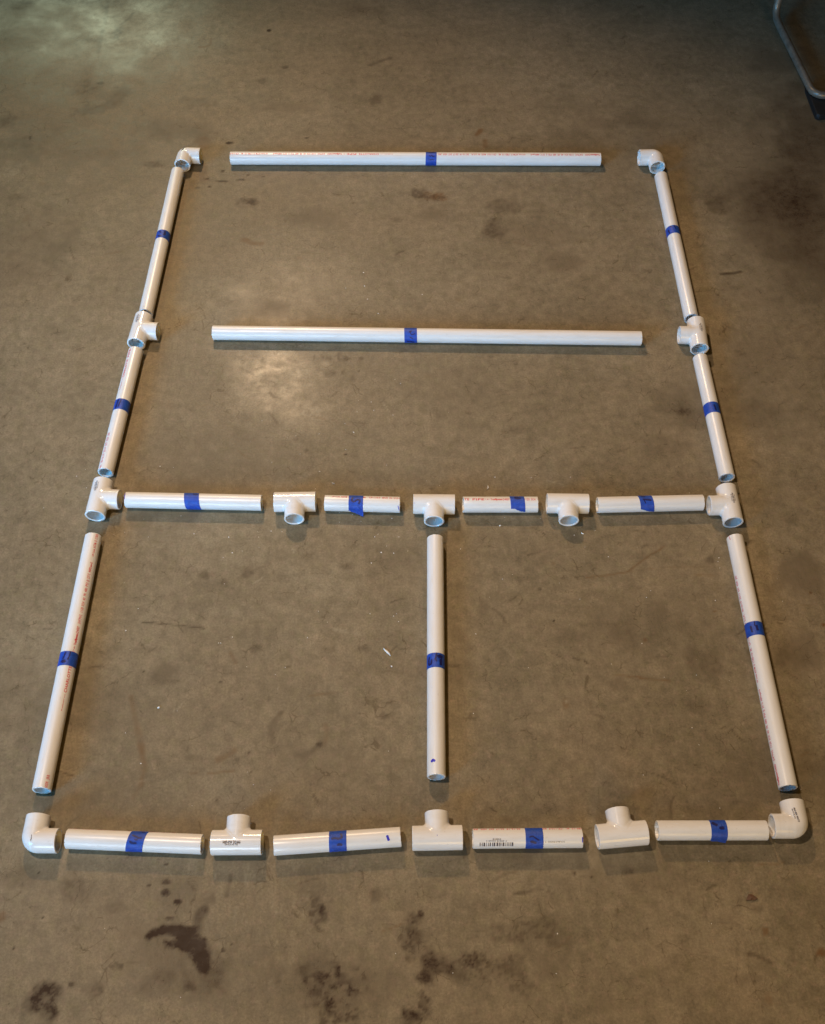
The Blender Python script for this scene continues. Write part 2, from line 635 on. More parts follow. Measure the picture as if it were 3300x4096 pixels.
line([c7(1440, 442), c7(1480, 458), c7(1512, 476)], 0.004, 0.35)
blob(*c7(1725, 432), 26, 22, 0.6, ch=1)
blob(*c7(680, 95), 7, 9, 0.5)
line([c7(430, 182), c7(480, 178), c7(540, 155)], 0.004, 0.4, patch=0.7)
blob(*c7(757, 116), 7, 6, 0.5)
blob(*c7(1500, 630), 20, 30, 0.22, ch=1)
blob(*c7(1420, 540), 80, 22, 0.15, rag=0.8)
blob(*c7(990, 330), 5, 5, 0.5)
blob(*c7(800, 650), 70, 40, 0.12, rag=0.7)
blob(*c7(340, 10), 200, 40, 0.12, rag=0.6)
# far left: lamp reflection painted in as a pale patch, tyre scuffs and thin lines
for q in [(430, 70, 190, 46, .34), (520, 150, 120, 36, .30), (600, 90, 110, 60, .2), (330, 40, 130, 24, .28), (300, 240, 110, 40, .12), (520, 190, 60, 12, .3), (60, 720, 60, 40, .25)]:
    blob(*c8(q[0], q[1]), q[2], q[3], q[4], ch=2, rag=0.9, patch=0.65, soft=0.8)
line([c8(452, 0), c8(446, 70), c8(430, 130), c8(412, 220)], 0.010, 0.4, wob=0.4, patch=0.5)
line([c8(415, 0), c8(425, 20), c8(440, 34)], 0.008, 0.35)
line([c8(505, 105), c8(540, 80), c8(560, 55)], 0.006, 0.35)
blob(*c8(495, 140), 26, 30, 0.5, rag=0.6, patch=0.3)
blob(*c8(400, 168), 80, 9, 0.30, rag=0.8, patch=0.5)
blob(*c8(200, 6), 260, 12, 0.40, rag=0.7, patch=0.3)
blob(*c8(40, 30), 110, 30, 0.28, rag=0.8, patch=0.3)
blob(*c8(1132, 128), 10, 6, 0.8, rag=0.2, soft=0.3)
line([c8(838, 198), c8(862, 198), c8(884, 188), c8(888, 163)], 0.006, 0.5, ch=1, wob=0.1, soft=0.3, patch=0.1)
blob(*c8(425, 350), 16, 8, 0.5)
blob(*c8(375, 375), 90, 40, 0.26, rag=0.8, patch=0.5)
line([c8(330, 470), c8(420, 455), c8(480, 430), c8(525, 385)], 0.030, 0.28, wob=0.5)
blob(*c8(740, 545), 190, 45, 0.18, rag=0.6)
blob(*c8(30, 505), 36, 32, 0.32, rag=0.6)
blob(*c8(60, 600), 110, 26, 0.16, rag=0.7)
blob(*c8(640, 690), 56, 14, 0.38, rag=0.8, patch=0.4)
blob(*c8(1580, 418), 24, 22, 0.34, rag=0.7)
line([c8(1560, 275), c8(1590, 262), c8(1640, 245)], 0.010, 0.35, wob=0.5)
blob(*c8(965, 602), 18, 6, 0.62, rag=0.5)
blob(*c8(127, 580), 6, 8, 0.6, soft=0.3)
blob(*c8(1520, 40), 100, 30, 0.22, rag=0.8, patch=0.4)
blob(*c8(830, 430), 80, 26, 0.18, rag=0.8, patch=0.4)
blob(*c8(1200, 450), 120, 20, 0.14, rag=0.8)
blob(*c8(1200, 283), 18, 7, 0.4)
# far centre
blob(1708, 783, 30, 18, 0.42, ch=1, rag=0.7, patch=0.5)
blob(1752, 787, 34, 20, 0.58, ch=1, rag=0.6, patch=0.3)
blob(1735, 790, 50, 14, 0.32, ch=0, rag=0.9, patch=0.5)
blob(1735, 855, 75, 34, 0.16, rag=0.6)
blob(1972, 920, 50, 44, 0.40, rag=0.6, patch=0.3)
blob(2010, 830, 66, 36, 0.32, rag=0.7, patch=0.3)
blob(2240, 1045, 110, 44, 0.18, rag=0.6)
blob(2190, 935, 200, 60, 0.10, rag=0.7)
blob(1270, 870, 130, 44, 0.16, rag=0.6)
line([(1906, 539), (1916, 528), (1924, 520)], 0.010, 0.6, ch=1)
line([(1940, 562), (1941, 585)], 0.010, 0.5, ch=1)
for q in [(455, 355, 45, 7), (575, 346, 34, 5), (620, 316, 12, 5), (715, 326, 11, 5), (360, 340, 16, 6), (375, 390, 14, 5), (300, 396, 18, 6), (497, 113, 16, 8), (990, 82, 16, 5), (460, 290, 14, 10)]:
    blob(*c1(q[0], q[1]), q[2] / 1.578, q[3] / 1.578, 0.62, rag=0.4, soft=0.5)
blob(*c1(610, 485), 50, 18, 0.42, rag=0.8, patch=0.4)
blob(*c1(650, 485), 16, 14, 0.4, rag=0.6)
line([c1(600, 725), c1(640, 745), c1(700, 752)], 0.012, 0.4, ch=1, patch=0.5)
blob(*c1(340, 110), 40, 24, 0.3, ch=1, rag=0.6)
blob(*c1(1700, 440), 40, 26, 0.42, rag=0.7, patch=0.4)
# right side
blob(2871, 810, 64, 42, 0.38, rag=0.8, patch=0.3)
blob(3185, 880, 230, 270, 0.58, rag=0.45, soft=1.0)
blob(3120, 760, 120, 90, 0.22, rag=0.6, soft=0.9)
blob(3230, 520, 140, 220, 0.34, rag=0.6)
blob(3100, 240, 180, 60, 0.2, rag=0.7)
line([(2884, 1096), (2930, 1094), (2962, 1087)], 0.006, 0.55, ch=0, wob=0.2, patch=0.1)
blob(2731, 1646, 34, 13, 0.4, rag=0.8)
blob(2700, 1640, 60, 26, 0.14, rag=0.7)
blob(3210, 2300, 130, 90, 0.26, rag=0.7)
blob(3190, 2600, 110, 90, 0.18, rag=0.8)
blob(3010, 1660, 110, 60, 0.16, rag=0.7)
blob(3242, 2371, 7, 6, 0.7, ch=1)
blob(3295, 2500, 8, 8, 0.7, ch=1)
line([(3010, 1842), (3035, 1855), (3042, 1870)], 0.004, 0.35)
# around the sheen below the inner bar
for q in [(615, 1030, 13, 22), (700, 1028, 14, 22), (735, 1025, 16, 22), (765, 1035, 20, 26), (850, 1025, 12, 40), (915, 1035, 24, 26), (1065, 1040, 26, 20), (375, 1050, 34, 14), (1040, 1162, 12, 14), (400, 1020, 20, 12)]:
    blob(*c3b(q[0], q[1]), q[2] / 2.394, q[3] / 2.394, 0.40, rag=0.6, patch=0.3)
for q in [(560, 1225, 14, 12), (770, 1180, 60, 40), (890, 1170, 30, 30), (980, 1230, 30, 40), (190, 1190, 24, 44), (120, 1250, 40, 26), (440, 1810, 26, 26), (540, 1920, 20, 24), (560, 1560, 30, 30)]:
    blob(*c3b(q[0], q[1]), q[2] / 2.394, q[3] / 2.394, 0.30, rag=0.7, patch=0.4)
blob(*c3b(915, 1958), 4, 3.6, 0.85, rag=0.1, soft=0.3)
blob(*c3b(230, 560), 70, 40, 0.2, rag=0.6)
for q in [(470, 1190, 170, 50), (330, 1330, 80, 60), (110, 1190, 50, 26), (330, 990, 80, 20), (560, 1290, 60, 20), (600, 1560, 120, 60)]:
    blob(*c3b(q[0], q[1]), q[2] / 2.394, q[3] / 2.394, 0.22, ch=2, rag=0.8, patch=0.7)  # lamp sheen put into the floor colour as pale blobs
line([c3b(190, 1360), c3b(215, 1400), c3b(255, 1412)], 0.0035, 0.55)
line([c3b(180, 1560), c3b(220, 1600), c3b(260, 1660)], 0.003, 0.45)
line([c3b(550, 1600), c3b(650, 1600), c3b(720, 1625)], 0.0035, 0.35, ch=1)
line([c3b(1400, 50), c3b(1420, 25), c3b(1470, 10)], 0.004, 0.4)
# centre left floor bay
blob(*c5b(245, 880), 58, 34, 0.22, rag=0.5)
blob(*c5b(240, 945), 60, 14, 0.2, rag=0.6)
blob(*c5b(180, 920), 18, 22, 0.2, rag=0.6)
blob(*c5b(112, 885), 6, 5, 0.72, rag=0.15, soft=0.3)
line([c5b(38, 1040), c5b(50, 1100), c5b(72, 1200), c5b(92, 1310), c5b(108, 1400), c5b(118, 1460), c5b(100, 1560), c5b(55, 1640)], 0.0065, 0.38, ch=1, wob=0.6, soft=0.9, patch=0.5)
line([c5b(96, 1340), c5b(112, 1420), c5b(116, 1470)], 0.008, 0.16, ch=1, wob=0.6, soft=0.9)
line([c5b(105, 586), c5b(280, 602), c5b(480, 624)], 0.0024, 0.5, wob=0.1, patch=0.4)
line([c5b(635, 770), c5b(668, 830)], 0.0035, 0.45, ch=1)
line([c5b(560, 1415), c5b(610, 1395), c5b(660, 1365)], 0.008, 0.32, ch=1, patch=0.4)
line([c5b(500, 1502), c5b(600, 1490), c5b(660, 1482)], 0.003, 0.42, ch=1)
line([c5b(390, 1500), c5b(430, 1500)], 0.003, 0.4, ch=1)
line([c5b(940, 1135), c5b(905, 1185), c5b(885, 1250), c5b(895, 1310)], 0.007, 0.34, wob=0.5, patch=0.5)
line([c5b(1045, 1390), c5b(1100, 1385), c5b(1150, 1350), c5b(1180, 1325)], 0.010, 0.38, wob=0.5, patch=0.4)
blob(*c5b(1172, 1328), 14, 10, 0.5, rag=0.6)
line([c5b(1210, 1210), c5b(1220, 1270), c5b(1200, 1330)], 0.006, 0.2, ch=1, patch=0.5)
line([c5b(1138, 1630), c5b(1160, 1665), c5b(1170, 1680)], 0.003, 0.5)
for q in [(638, 1585, 10, 14), (640, 1610, 8, 12), (690, 1458, 7, 6), (378, 1355, 8, 16), (578, 950, 8, 8), (913, 630, 6, 8), (703, 1048, 10, 4), (985, 855, 16, 12), (750, 1375, 8, 10), (555, 1665, 8, 8), (1045, 1480, 5, 8), (1340, 250, 40, 24), (600, 345, 24, 20), (480, 305, 46, 22), (740, 285, 40, 40), (790, 745, 40, 26), (1565, 1155, 34, 24), (1440, 745, 30, 14), (870, 1050, 14, 12)]:
    blob(*c5b(q[0], q[1]), q[2] / 1.51, q[3] / 1.51, 0.34 if max(q[2:]) > 12 else 0.55, rag=0.6, patch=0.3)
line([c5b(1260, 628), c5b(1320, 645), c5b(1420, 662)], 0.005, 0.28, ch=2, patch=0.5)
line([c5b(775, 355), c5b(830, 318)], 0.002, 0.4, ch=2)
# centre right floor bay
line([c4b(860, 330), c4b(960, 322), c4b(1060, 306), c4b(1120, 296), c4b(1200, 235), c4b(1270, 185), c4b(1320, 160), c4b(1355, 130)], 0.0026, 0.40, ch=1, wob=0.2, patch=0.3)
line([c4b(1120, 296), c4b(1300, 270), c4b(1560, 262), c4b(1736, 272)], 0.0018, 0.22, ch=1, patch=0.5)
blob(*c4b(657, 608), 5, 4.5, 0.9, rag=0.1, soft=0.3)
blob(*c4b(567, 405), 6, 5, 0.5)
blob(*c4b(1232, 726), 12, 10, 0.42, ch=1, rag=0.4)
blob(*c4b(1672, 545), 8, 5, 0.55, ch=1)
line([c4b(1040, 945), c4b(1180, 960), c4b(1260, 972), c4b(1390, 985)], 0.003, 0.4, ch=1, patch=0.4)
line([c4b(780, 840), c4b(820, 855)], 0.004, 0.4)
line([c4b(845, 855), c4b(870, 875)], 0.004, 0.5)
line([c4b(915, 1195), c4b(970, 1220)], 0.003, 0.3)
blob(*c4b(733, 1125), 18, 22, 0.3, ch=1, rag=0.5)
blob(*c4b(735, 1112), 8, 9, 0.5, ch=2, rag=0.3)
for q in [(210, 520, 40, 50, .2), (60, 700, 80, 60, .16), (1100, 680, 90, 70, .16), (1080, 1010, 70, 50, .18), (1600, 870, 130, 110, .26), (1560, 1150, 80, 60, .2), (1640, 220, 30, 26, .35), (30, 890, 50, 14, .3), (560, 200, 180, 60, .08), (1350, 1350, 60, 40, .12), (1180, 1690, 120, 50, .16), (760, 700, 120, 50, .12)]:
    blob(*c4b(q[0], q[1]), q[2] / 1.578, q[3] / 1.578, q[4], rag=0.7, patch=0.3)

# fine scratches and hairs
gs = random.Random(21)
for _ in range(120):
    u, v = gs.uniform(20, 3280), gs.choice([gs.uniform(30, 4060), gs.uniform(1300, 3300)])
    an, ln = gs.choice([gs.gauss(0, 0.35), gs.uniform(0, 3.14)]), gs.uniform(14, 95) * (0.6 + v / 4096)
    cv = gs.uniform(-0.5, 0.5)
    pts_ = [(u + ln * t * math.cos(an + cv * t), v + ln * t * math.sin(an + cv * t) * 0.7) for t in (0, 0.33, 0.66, 1.0)]
    line(pts_, gs.uniform(0.0016, 0.0032), gs.uniform(0.14, 0.42), ch=gs.choice([0, 0, 0, 1, 2]), wob=0.3, soft=0.8, patch=0.6)
for _ in range(70):
    u, v = gs.uniform(20, 3280), gs.uniform(60, 4060)
    r_ = gs.uniform(5, 26)
    blob(u, v, r_ * gs.uniform(0.8, 2), r_ * 0.8, gs.uniform(0.08, 0.30), ch=gs.choice([0, 0, 0, 1]), rag=0.8, patch=0.5)
for _ in range(48):
    u, v = gs.uniform(20, 3280), gs.uniform(60, 4060)
    r_ = gs.uniform(70, 230)
    blob(u, v, r_ * 1.5, r_ * 0.7, gs.uniform(0.06, 0.19), ch=gs.choice([0, 0, 0, 2]), rag=0.8, soft=1.0, patch=0.4)
for _ in range(170):          # broom strokes left in the near slab
    u, v = gs.gauss(1020, 260), gs.gauss(3660, 150)
    ln, dr = gs.uniform(14, 46), gs.gauss(0.12, 0.10)
    line([(u, v), (u + dr * ln, v + ln)], gs.uniform(0.0018, 0.003), gs.uniform(0.08, 0.20), ch=gs.choice([0, 2, 2]), wob=0.2, soft=0.9, patch=0.4)
# patches polished by traffic
for q in [(1160, 1150, 220, 120, .6), (1110, 1480, 230, 190, 1.0), (1220, 1640, 200, 120, .6), (1000, 1330, 160, 140, .4), (440, 80, 480, 200, .8), (560, 170, 330, 110, .5)]:
    blob(q[0], q[1], q[2], q[3], q[4], ch=3, rag=0.7, soft=1.2, patch=0.25)

VX, VY = np.meshgrid(XS, YS, indexing='ij')
co = np.stack([VX, VY, np.zeros_like(VX)], -1).reshape(-1, 3).astype(np.float32)
NX, NY = len(XS), len(YS)
idx = np.arange(NX * NY, dtype=np.int32).reshape(NX, NY)
quads = np.stack([idx[:-1, :-1], idx[1:, :-1], idx[1:, 1:], idx[:-1, 1:]], -1).reshape(-1)
fm = bpy.data.meshes.new('floor')
fm.vertices.add(len(co))
fm.vertices.foreach_set('co', co.ravel())
fm.loops.add(len(quads))
fm.loops.foreach_set('vertex_index', quads)
nq = len(quads) // 4
fm.polygons.add(nq)
fm.polygons.foreach_set('loop_start', np.arange(0, nq * 4, 4, dtype=np.int32))
fm.polygons.foreach_set('loop_total', np.full(nq, 4, dtype=np.int32))
fm.update(calc_edges=True)
attr = fm.color_attributes.new('marks', 'FLOAT_COLOR', 'POINT')
cols = np.zeros((NX, NY, 4), np.float32)
cols[..., 3] = 0
cols[ox:ox + nx, oy:oy + ny, :] = np.moveaxis(MARK, 0, -1)
attr.data.foreach_set('color', cols.ravel())
fm.materials.append(M_FLOOR)
floor = link('floor', fm)
tag(floor, 'stained brown grey concrete garage floor', kind='structure')

# ------------------------------------------------------------------ wrapping flat print round a pipe
RP, RI = 0.01335, 0.01045          # pipe outside and bore
RF, RS, RB = 0.0167, 0.01345, 0.0106   # fitting outside, socket, bore
LIFT = 0.0004


def wrap(P2, r):
    """(s, t) on the unrolled pipe -> 3D; t is arc length, 0 at the top, positive towards -Y"""
    a = P2[:, 1] / RP if r is None else P2[:, 1] / r
    rr = RP if r is None else r
    return np.stack([P2[:, 0], -rr * np.sin(a), rr * np.cos(a)], -1)


_font_cache = {}


def text_mesh2d(txt, height, length=None, bold=0.0):
    """flat triangles of a line of lettering: verts (n,2), faces; letters height tall, scaled to length"""
    import bmesh
    cu = bpy.data.curves.new('t', 'FONT')
    cu.body = txt
    cu.size = 1.0
    cu.offset = bold
    cu.resolution_u = 3
    cu.space_character = 1.08
    o = bpy.data.objects.new('t', cu)
    COL.objects.link(o)
    dg = bpy.context.evaluated_depsgraph_get()
    me = bpy.data.meshes.new_from_object(o.evaluated_get(dg))
    bpy.data.objects.remove(o)
    bpy.data.curves.remove(cu)
    bm = bmesh.new()
    bm.from_mesh(me)
    bpy.data.meshes.remove(me)
    bmesh.ops.triangulate(bm, faces=bm.faces[:])
    for yy in (0.12, 0.24, 0.36, 0.48, 0.60):
        bmesh.ops.bisect_plane(bm, geom=bm.verts[:] + bm.edges[:] + bm.faces[:], plane_co=(0, yy, 0), plane_no=(0, 1, 0))
    V = np.array([(v.co.x, v.co.y) for v in bm.verts])
    bm.verts.index_update()
    F = [tuple(v.index for v in f.verts) for f in bm.faces]
    bm.free()
    x0, x1 = V[:, 0].min(), V[:, 0].max()
    h = 0.70
    V[:, 1] = V[:, 1] / h * height - height / 2
    sx = (length / (x1 - x0)) if length else height / h
    V[:, 0] = (V[:, 0] - x0) * sx
    return V, F


def clip_s(V, F, lo, hi):
    keep = [f for f in F if all(lo <= V[i, 0] <= hi for i in f)]
    return V, keep


def rect2d(x0, x1, y0, y1, n=3):
    ys = np.linspace(y0, y1, n + 1)
    V = np.array([(x, y) for y in ys for x in (x0, x1)])
    F = [(2 * i, 2 * i + 1, 2 * i + 3, 2 * i + 2) for i in range(n)]
    return V, F


class Print:
    """collects flat lettering in (s, t) and wraps it on a cylinder of radius r lying at height z0"""

    def __init__(s):
        s.V, s.F, s.n = [], [], 0

    def put(s, VF, s0, a0, r, flip=False):
        V, F = VF
        V = V.copy()
        if flip:
            V = -V
        # text up = away from the viewer = smaller t
        W = np.stack([s0 + V[:, 0], R(a0) * r - V[:, 1]], -1)
        s.V.append(W)
        s.F += [tuple(i + s.n for i in f) for f in F]
        s.n += len(W)

    def build(s, name, mat, parent, r, lift, zc, lo=None, hi=None, rz=0.0, loc=(0, 0, 0)):
        V = np.concatenate(s.V)
        F = s.F
        if lo is not None:
            V, F = clip_s(V, F, lo, hi)
        used = sorted({i for f in F for i in f})
        if not used:
            return None
        mp = {u: k for k, u in enumerate(used)}
        F = [tuple(mp[i] for i in f) for f in F]
        V = V[used]
        a = V[:, 1] / r
        rr = r + lift
        P = np.stack([V[:, 0], -rr * np.sin(a), rr * np.cos(a) + zc], -1)
        return link(name, mesh(name, P, F, mat, True, None), parent, rz, loc)


def ribbon2d(pts, width):
    """a marker stroke: resampled polyline with wobbling width, as a strip in (s, t)"""
    P = np.array(pts, float)
    seg = np.hypot(*(P[1:] - P[:-1]).T)
    L = np.concatenate([[0], np.cumsum(seg)])
    n = max(3, int(L[-1] / 0.0008) + 2)
    t = np.linspace(0, L[-1], n)
    X = np.stack([np.interp(t, L, P[:, 0]), np.interp(t, L, P[:, 1])], -1)
    T = np.gradient(X, axis=0)
    T /= np.hypot(*T.T)[:, None] + 1e-9
    Nn = np.stack([-T[:, 1], T[:, 0]], -1)
    wv = width * (0.8 + 0.4 * rng.random(n))
    wv[0] *= 0.6
    wv[-1] *= 0.6
    A, B = X + Nn * wv[:, None] / 2, X - Nn * wv[:, None] / 2
    V = np.concatenate([A, B])
    F = [(i, i + 1, n + i + 1, n + i) for i in range(n - 1)]
    return V, F


def build_strokes(name, strokes, mat, parent, r, lift, zc, rz=0.0):
    V, F, n = [], [], 0
    for pts, wd in strokes:
        v, f = ribbon2d(pts, wd)
        V.append(v)
        F += [tuple(i + n for i in q) for q in f]
        n += len(v)
    V = np.concatenate(V)
    a = V[:, 1] / r
    rr = r + lift
    P = np.stack([V[:, 0], -rr * np.sin(a), rr * np.cos(a) + zc], -1)
    return link(name, mesh(name, P, F, mat, True, None), parent, rz)


# the maker's line printed along the pipe: (text, start in mm, length in mm, height in mm, bold)
LINE = [('=', -29, 2.2, 2.2, .03), ('manufactured in', -25.5, 15, 1.7, 0), ('u.s.a.', -8.5, 6, 1.7, 0),
        ('CHARLOTTE', 0, 42.5, 4.2, .01), ('PIPE', 48, 19.5, 4.2, .01), ('®', 68.5, 1.6, 1.6, 0), ('M.F.', 72, 4.6, 2.0, 0),
        ('TrueFit', 78, 10.5, 3.4, .03), ('System', 86, 11.5, 3.4, .03),
        ('D4007', 98.4, 11, 4.4, 0), ('3/4"PVC', 114, 16, 4.4, 0), ('1120', 134, 8.5, 4.4, 0), ('SCH', 145, 7, 4.4, 0), ('40', 155, 4.6, 4.4, 0),
        ('PR', 163, 4.6, 4.4, 0), ('480', 170, 7, 4.4, 0), ('PSI', 180, 6.5, 4.4, 0), ('@', 189, 2.6, 4.0, 0), ('23°C', 194, 9.5, 4.4, 0),
        ('NSF®-pw-G', 206, 18, 3.6, .02), ('UP Code', 235.5, 13.5, 3.0, .01), ('ASTM', 250.5, 10, 4.4, 0), ('D', 263, 2.3, 4.4, 0),
        ('1785-15', 268, 16, 4.4, 0), ('ML', 287.5, 4.6, 4.0, 0), ('CP-110-F', 297, 18.5, 4.4, 0), ('MADE', 319, 9, 4.4, 0), ('IN', 331, 4, 4.4, 0),
        ('U.S.A.', 338, 12, 4.4, 0), ('05-16-19', 355, 18.5, 4.4, 0), ('22:17', 377, 11, 4.4, 0), ('EXT', 391, 7, 4.4, 0), ('HSDR', 401, 8.6, 4.4, 0),
        ('JRR', 412.5, 7, 4.4, 0)]
PERIOD = 545
_line_cache = []


def line_glyphs():
    if not _line_cache:
        for txt, s0, ln, h, b in LINE:
            _line_cache.append((s0 / 1000, ln / 1000, text_mesh2d(txt, h / 1000, ln / 1000, b + 0.014)))
    return _line_cache


# ------------------------------------------------------------------ pipes
SEG = 56


def tube_mesh(L, cut0=0.0, cut1=0.0):
    a = np.linspace(0, 2 * math.pi, SEG, endpoint=False)
    ca, sa = np.cos(a), np.sin(a)

    def ring(s, r, jit):
        return np.stack([s + jit + 0 * ca, -r * sa, r * ca + RP], -1)

    j0 = cut0 * (ca * 0.8 + sa * 0.4) * 0.0006 + rng.normal(0, 0.00012, SEG) * (1 + cut0)
    j1 = cut1 * (sa * 0.8 - ca * 0.4) * 0.0006 + rng.normal(0, 0.00012, SEG) * (1 + cut1)
    e = 0.00045
    h = L / 2
    rings = [ring(-h, RP - e, j0), ring(-h + e, RP - e * 0.1, j0), ring(-h + 3 * e, RP, j0 * 0)]
    for k in range(1, 6):
        rings.append(ring(-h + L * k / 6, RP, 0))
    rings += [ring(h - 3 * e, RP, j1 * 0), ring(h - e, RP - e * 0.1, j1), ring(h, RP - e, j1), ring(h, RI + e * 0.5, j1), ring(h - e, RI, j1)]
    for k in range(5, 0, -1):
        rings.append(ring(-h + L * k / 6, RI, 0))
    rings += [ring(-h + e, RI, j0), ring(-h, RI + e * 0.5, j0)]
    b = MB()
    b.grid(np.array(rings), close_u=True, close_v=True, flip=True)
    return mesh('tube', b.v, b.f, M_PIPE)


def tape_mesh(s0, s1, av, shift, ends=None, flap=0.0, seed=0):
    """a strip of tape round the pipe; ends = (left angle, right angle) of a torn end or None for all round"""
    g = np.random.default_rng(seed)
    nu, nv = 66, 12
    a_start = -178.0 if ends is None else -165.0
    P = np.zeros((nu, nv, 3))
    rr = RP + 0.00030
    for j in range(nv):
        f = j / (nv - 1)
        if ends is None:
            a_end = 178.0
        else:
            a_end = ends[0] + (ends[1] - ends[0]) * f + g.normal(0, 1.6) + 3.0 * math.sin(f * 9 + seed)
        for i in range(nu):
            a = a_start + (a_end - a_start) * i / (nu - 1)
            ds = shift * np.clip((a - av) / 90.0, -1.3, 1.3) / 2
            s = s0 + (s1 - s0) * f + ds
            r = rr + 0.00006 * math.sin(a * 0.11 + f * 3 + seed)
            ad = 92.0
            if flap and a > ad:
                t = R(a - ad) * rr
                q = R(ad)
                base = np.array([-r * math.sin(q), r * math.cos(q)])
                tang = np.array([-math.cos(q), -math.sin(q)])
                nor = np.array([-math.sin(q), math.cos(q)])
                p = base + tang * t + nor * (t * flap + t * t * 20 * flap)
                y, z = p
            else:
                y, z = -r * math.sin(R(a)), r * math.cos(R(a))
            z = max(z + RP, -LIFT + 0.00035)
            P[i, j] = (s, y, z)
    b = MB()
    b.grid(P, flip=False)
    me = mesh('tape', b.v, b.f, M_TAPE, True, None)
    return me


PIPES = 'white pipes laid out as a rectangular frame'
pipe_roots = {}


def pipe(key, p0, p1, label, tape, av, shift=0.0, ends=None, flap=0.0, strokes=(), vertical=False, cut=(0.3, 0.3), ang=None):
    p0, p1 = np.array(p0), np.array(p1)
    d = p1 - p0
    L = float(np.hypot(*d))
    rz = math.atan2(d[1], d[0])
    m = (p0 + p1) / 2
    root = empty('plastic_pipe', (m[0], m[1], LIFT), rz)
    tag(root, label, 'pipe', PIPES)
    link('tube', tube_mesh(L, *cut), root)
    s0, s1 = tape[0] / 1000 - L / 2, tape[1] / 1000 - L / 2
    t = link('tape', tape_mesh(s0, s1, av, shift, ends, flap, seed=len(pipe_roots) + 3), root)
    tag(t, 'blue masking tape wrapped round the pipe')
    if strokes:
        st = []
        for pts, wd in strokes:
            q = []
            for fx, fy in pts:
                if vertical:        # fx across the pipe -1..1, fy along the tape 0 far .. 1 near
                    a = av + math.degrees(math.asin(max(-0.97, min(0.97, fx))))
                    s = s1 + (s0 - s1) * fy
                else:               # fx along the tape 0..1, fy across the pipe -1 far edge .. 1 near edge
                    a = av + math.degrees(math.asin(max(-0.97, min(0.97, fy))))
                    s = s0 + (s1 - s0) * fx + shift * (a - av) / 180.0
                q.append((s, R(a) * (RP + 0.0004)))
            st.append((q, wd / 1000))
        st = [(q_, w_ * 1.1) for q_, w_ in st]
        build_strokes('handwriting', st, M_INK, t, RP + 0.0004, 0.00022, RP)
    pipe_roots[key] = (root, L, av)
    return root, L


def maker_line(key, c_mm, a0, flip=False):
    """red print; c_mm = position of the letter C along the pipe in mm from its start; flip = reads the other way round"""
    root, L, av = pipe_roots[key]
    for k in (-2, -1, 0, 1, 2):
        pr = Print()
        for s, ln, VF in line_glyphs():
            p = s + k * PERIOD / 1000
            s0 = (c_mm / 1000 - p if flip else c_mm / 1000 + p) - L / 2
            e0, e1 = (s0 - ln, s0) if flip else (s0, s0 + ln)
            if e1 < -L / 2 or e0 > L / 2:
                continue
            pr.put(VF, s0, a0, RP, flip)
        if not pr.V:
            continue
        o = pr.build('lettering', M_RED, root, RP, 0.00012, RP, -L / 2 + 0.0004, L / 2 - 0.0004)
        if o:
            tag(o, 'red printed maker line')


def pen(key, pts, wd, name='pen_mark', mat=None):
    """pts: (mm along the pipe, angle deg)"""
    root, L, av = pipe_roots[key]
    build_strokes(name, [([(s / 1000 - L / 2, R(a) * RP) for s, a in pts], wd / 1000)], mat or M_PEN, root, RP, 0.00015, RP)


AV_FAR, AV_BAR, AV_MID, AV_NEAR, AV_L, AV_R = 52, 43, 34, 16.5, 19, -19.5
pipe('A', (-0.3870, 1.8842), (0.3992, 1.8801), 'long white pipe along the far edge, red print upside down, between the far elbows', (414.8, 438.0), AV_FAR, -0.0008,
     strokes=[([(.25, -.93), (.5, -.9), (.9, -.95)], 3.2), ([(.3, -.5), (.42, -.35), (.55, -.5), (.66, -.32), (.8, -.4)], 1.8), ([(.35, .05), (.5, .15), (.6, .05), (.75, .2)], 1.2)])
pipe('B', (-0.3723, 1.3811), (0.4247, 1.3667), 'long unprinted white pipe inside the frame, lying between the two upper side tees', (357.3, 380.8), AV_BAR, 0.0012,
     strokes=[([(.38, -.42), (.5, -.5), (.58, -.62)], 2.6), ([(.46, -.4), (.55, -.1), (.72, -.15), (.86, -.28)], 1.8), ([(.42, .2), (.52, .32), (.68, .42)], 2.4), ([(.22, .74), (.34, .86), (.5, .78), (.62, .9), (.8, .86)], 2.4)])
pipe('C', (-0.5043, 1.4280), (-0.4939, 1.8395), 'white pipe on the left side between the far left elbow and upper left tee', (196.5, 219.1), AV_L, vertical=True,
     strokes=[([(-.7, .2), (-.55, .3), (-.35, .35)], 2.6), ([(-.75, .75), (-.5, .8), (-.25, .85)], 2.8), ([(.1, .15), (.15, .45), (.05, .7)], 3.4)])
pipe('D', (-0.5211, 1.0589), (-0.5095, 1.3351), 'white pipe with red print at its left edge, between the two left tees', (128.9, 152.4), AV_L, vertical=True,
     strokes=[([(-.62, .1), (-.66, .45), (-.72, .85)], 2.2), ([(-.3, .1), (-.38, .45), (-.46, .8)], 2.0), ([(-.72, .85), (-.66, .92)], 1.6)])
pipe('I', (0.5256, 1.4160), (0.5207, 1.8253), 'white pipe on the right side between the far right elbow and upper right tee', (222.0, 244.3), AV_R, vertical=True,
     strokes=[([(-.55, .4), (-.5, .9)], 2.6), ([(-.2, .1), (.05, .25)], 1.8), ([(.35, .1), (.55, .6)], 1.6)])
pipe('K', (0.5323, 1.0480), (0.5270, 1.3180), 'unprinted white pipe between the two right side tees', (132.8, 156.2), AV_R, vertical=True,
     strokes=[([(.42, .3), (.5, .85)], 2.4)])
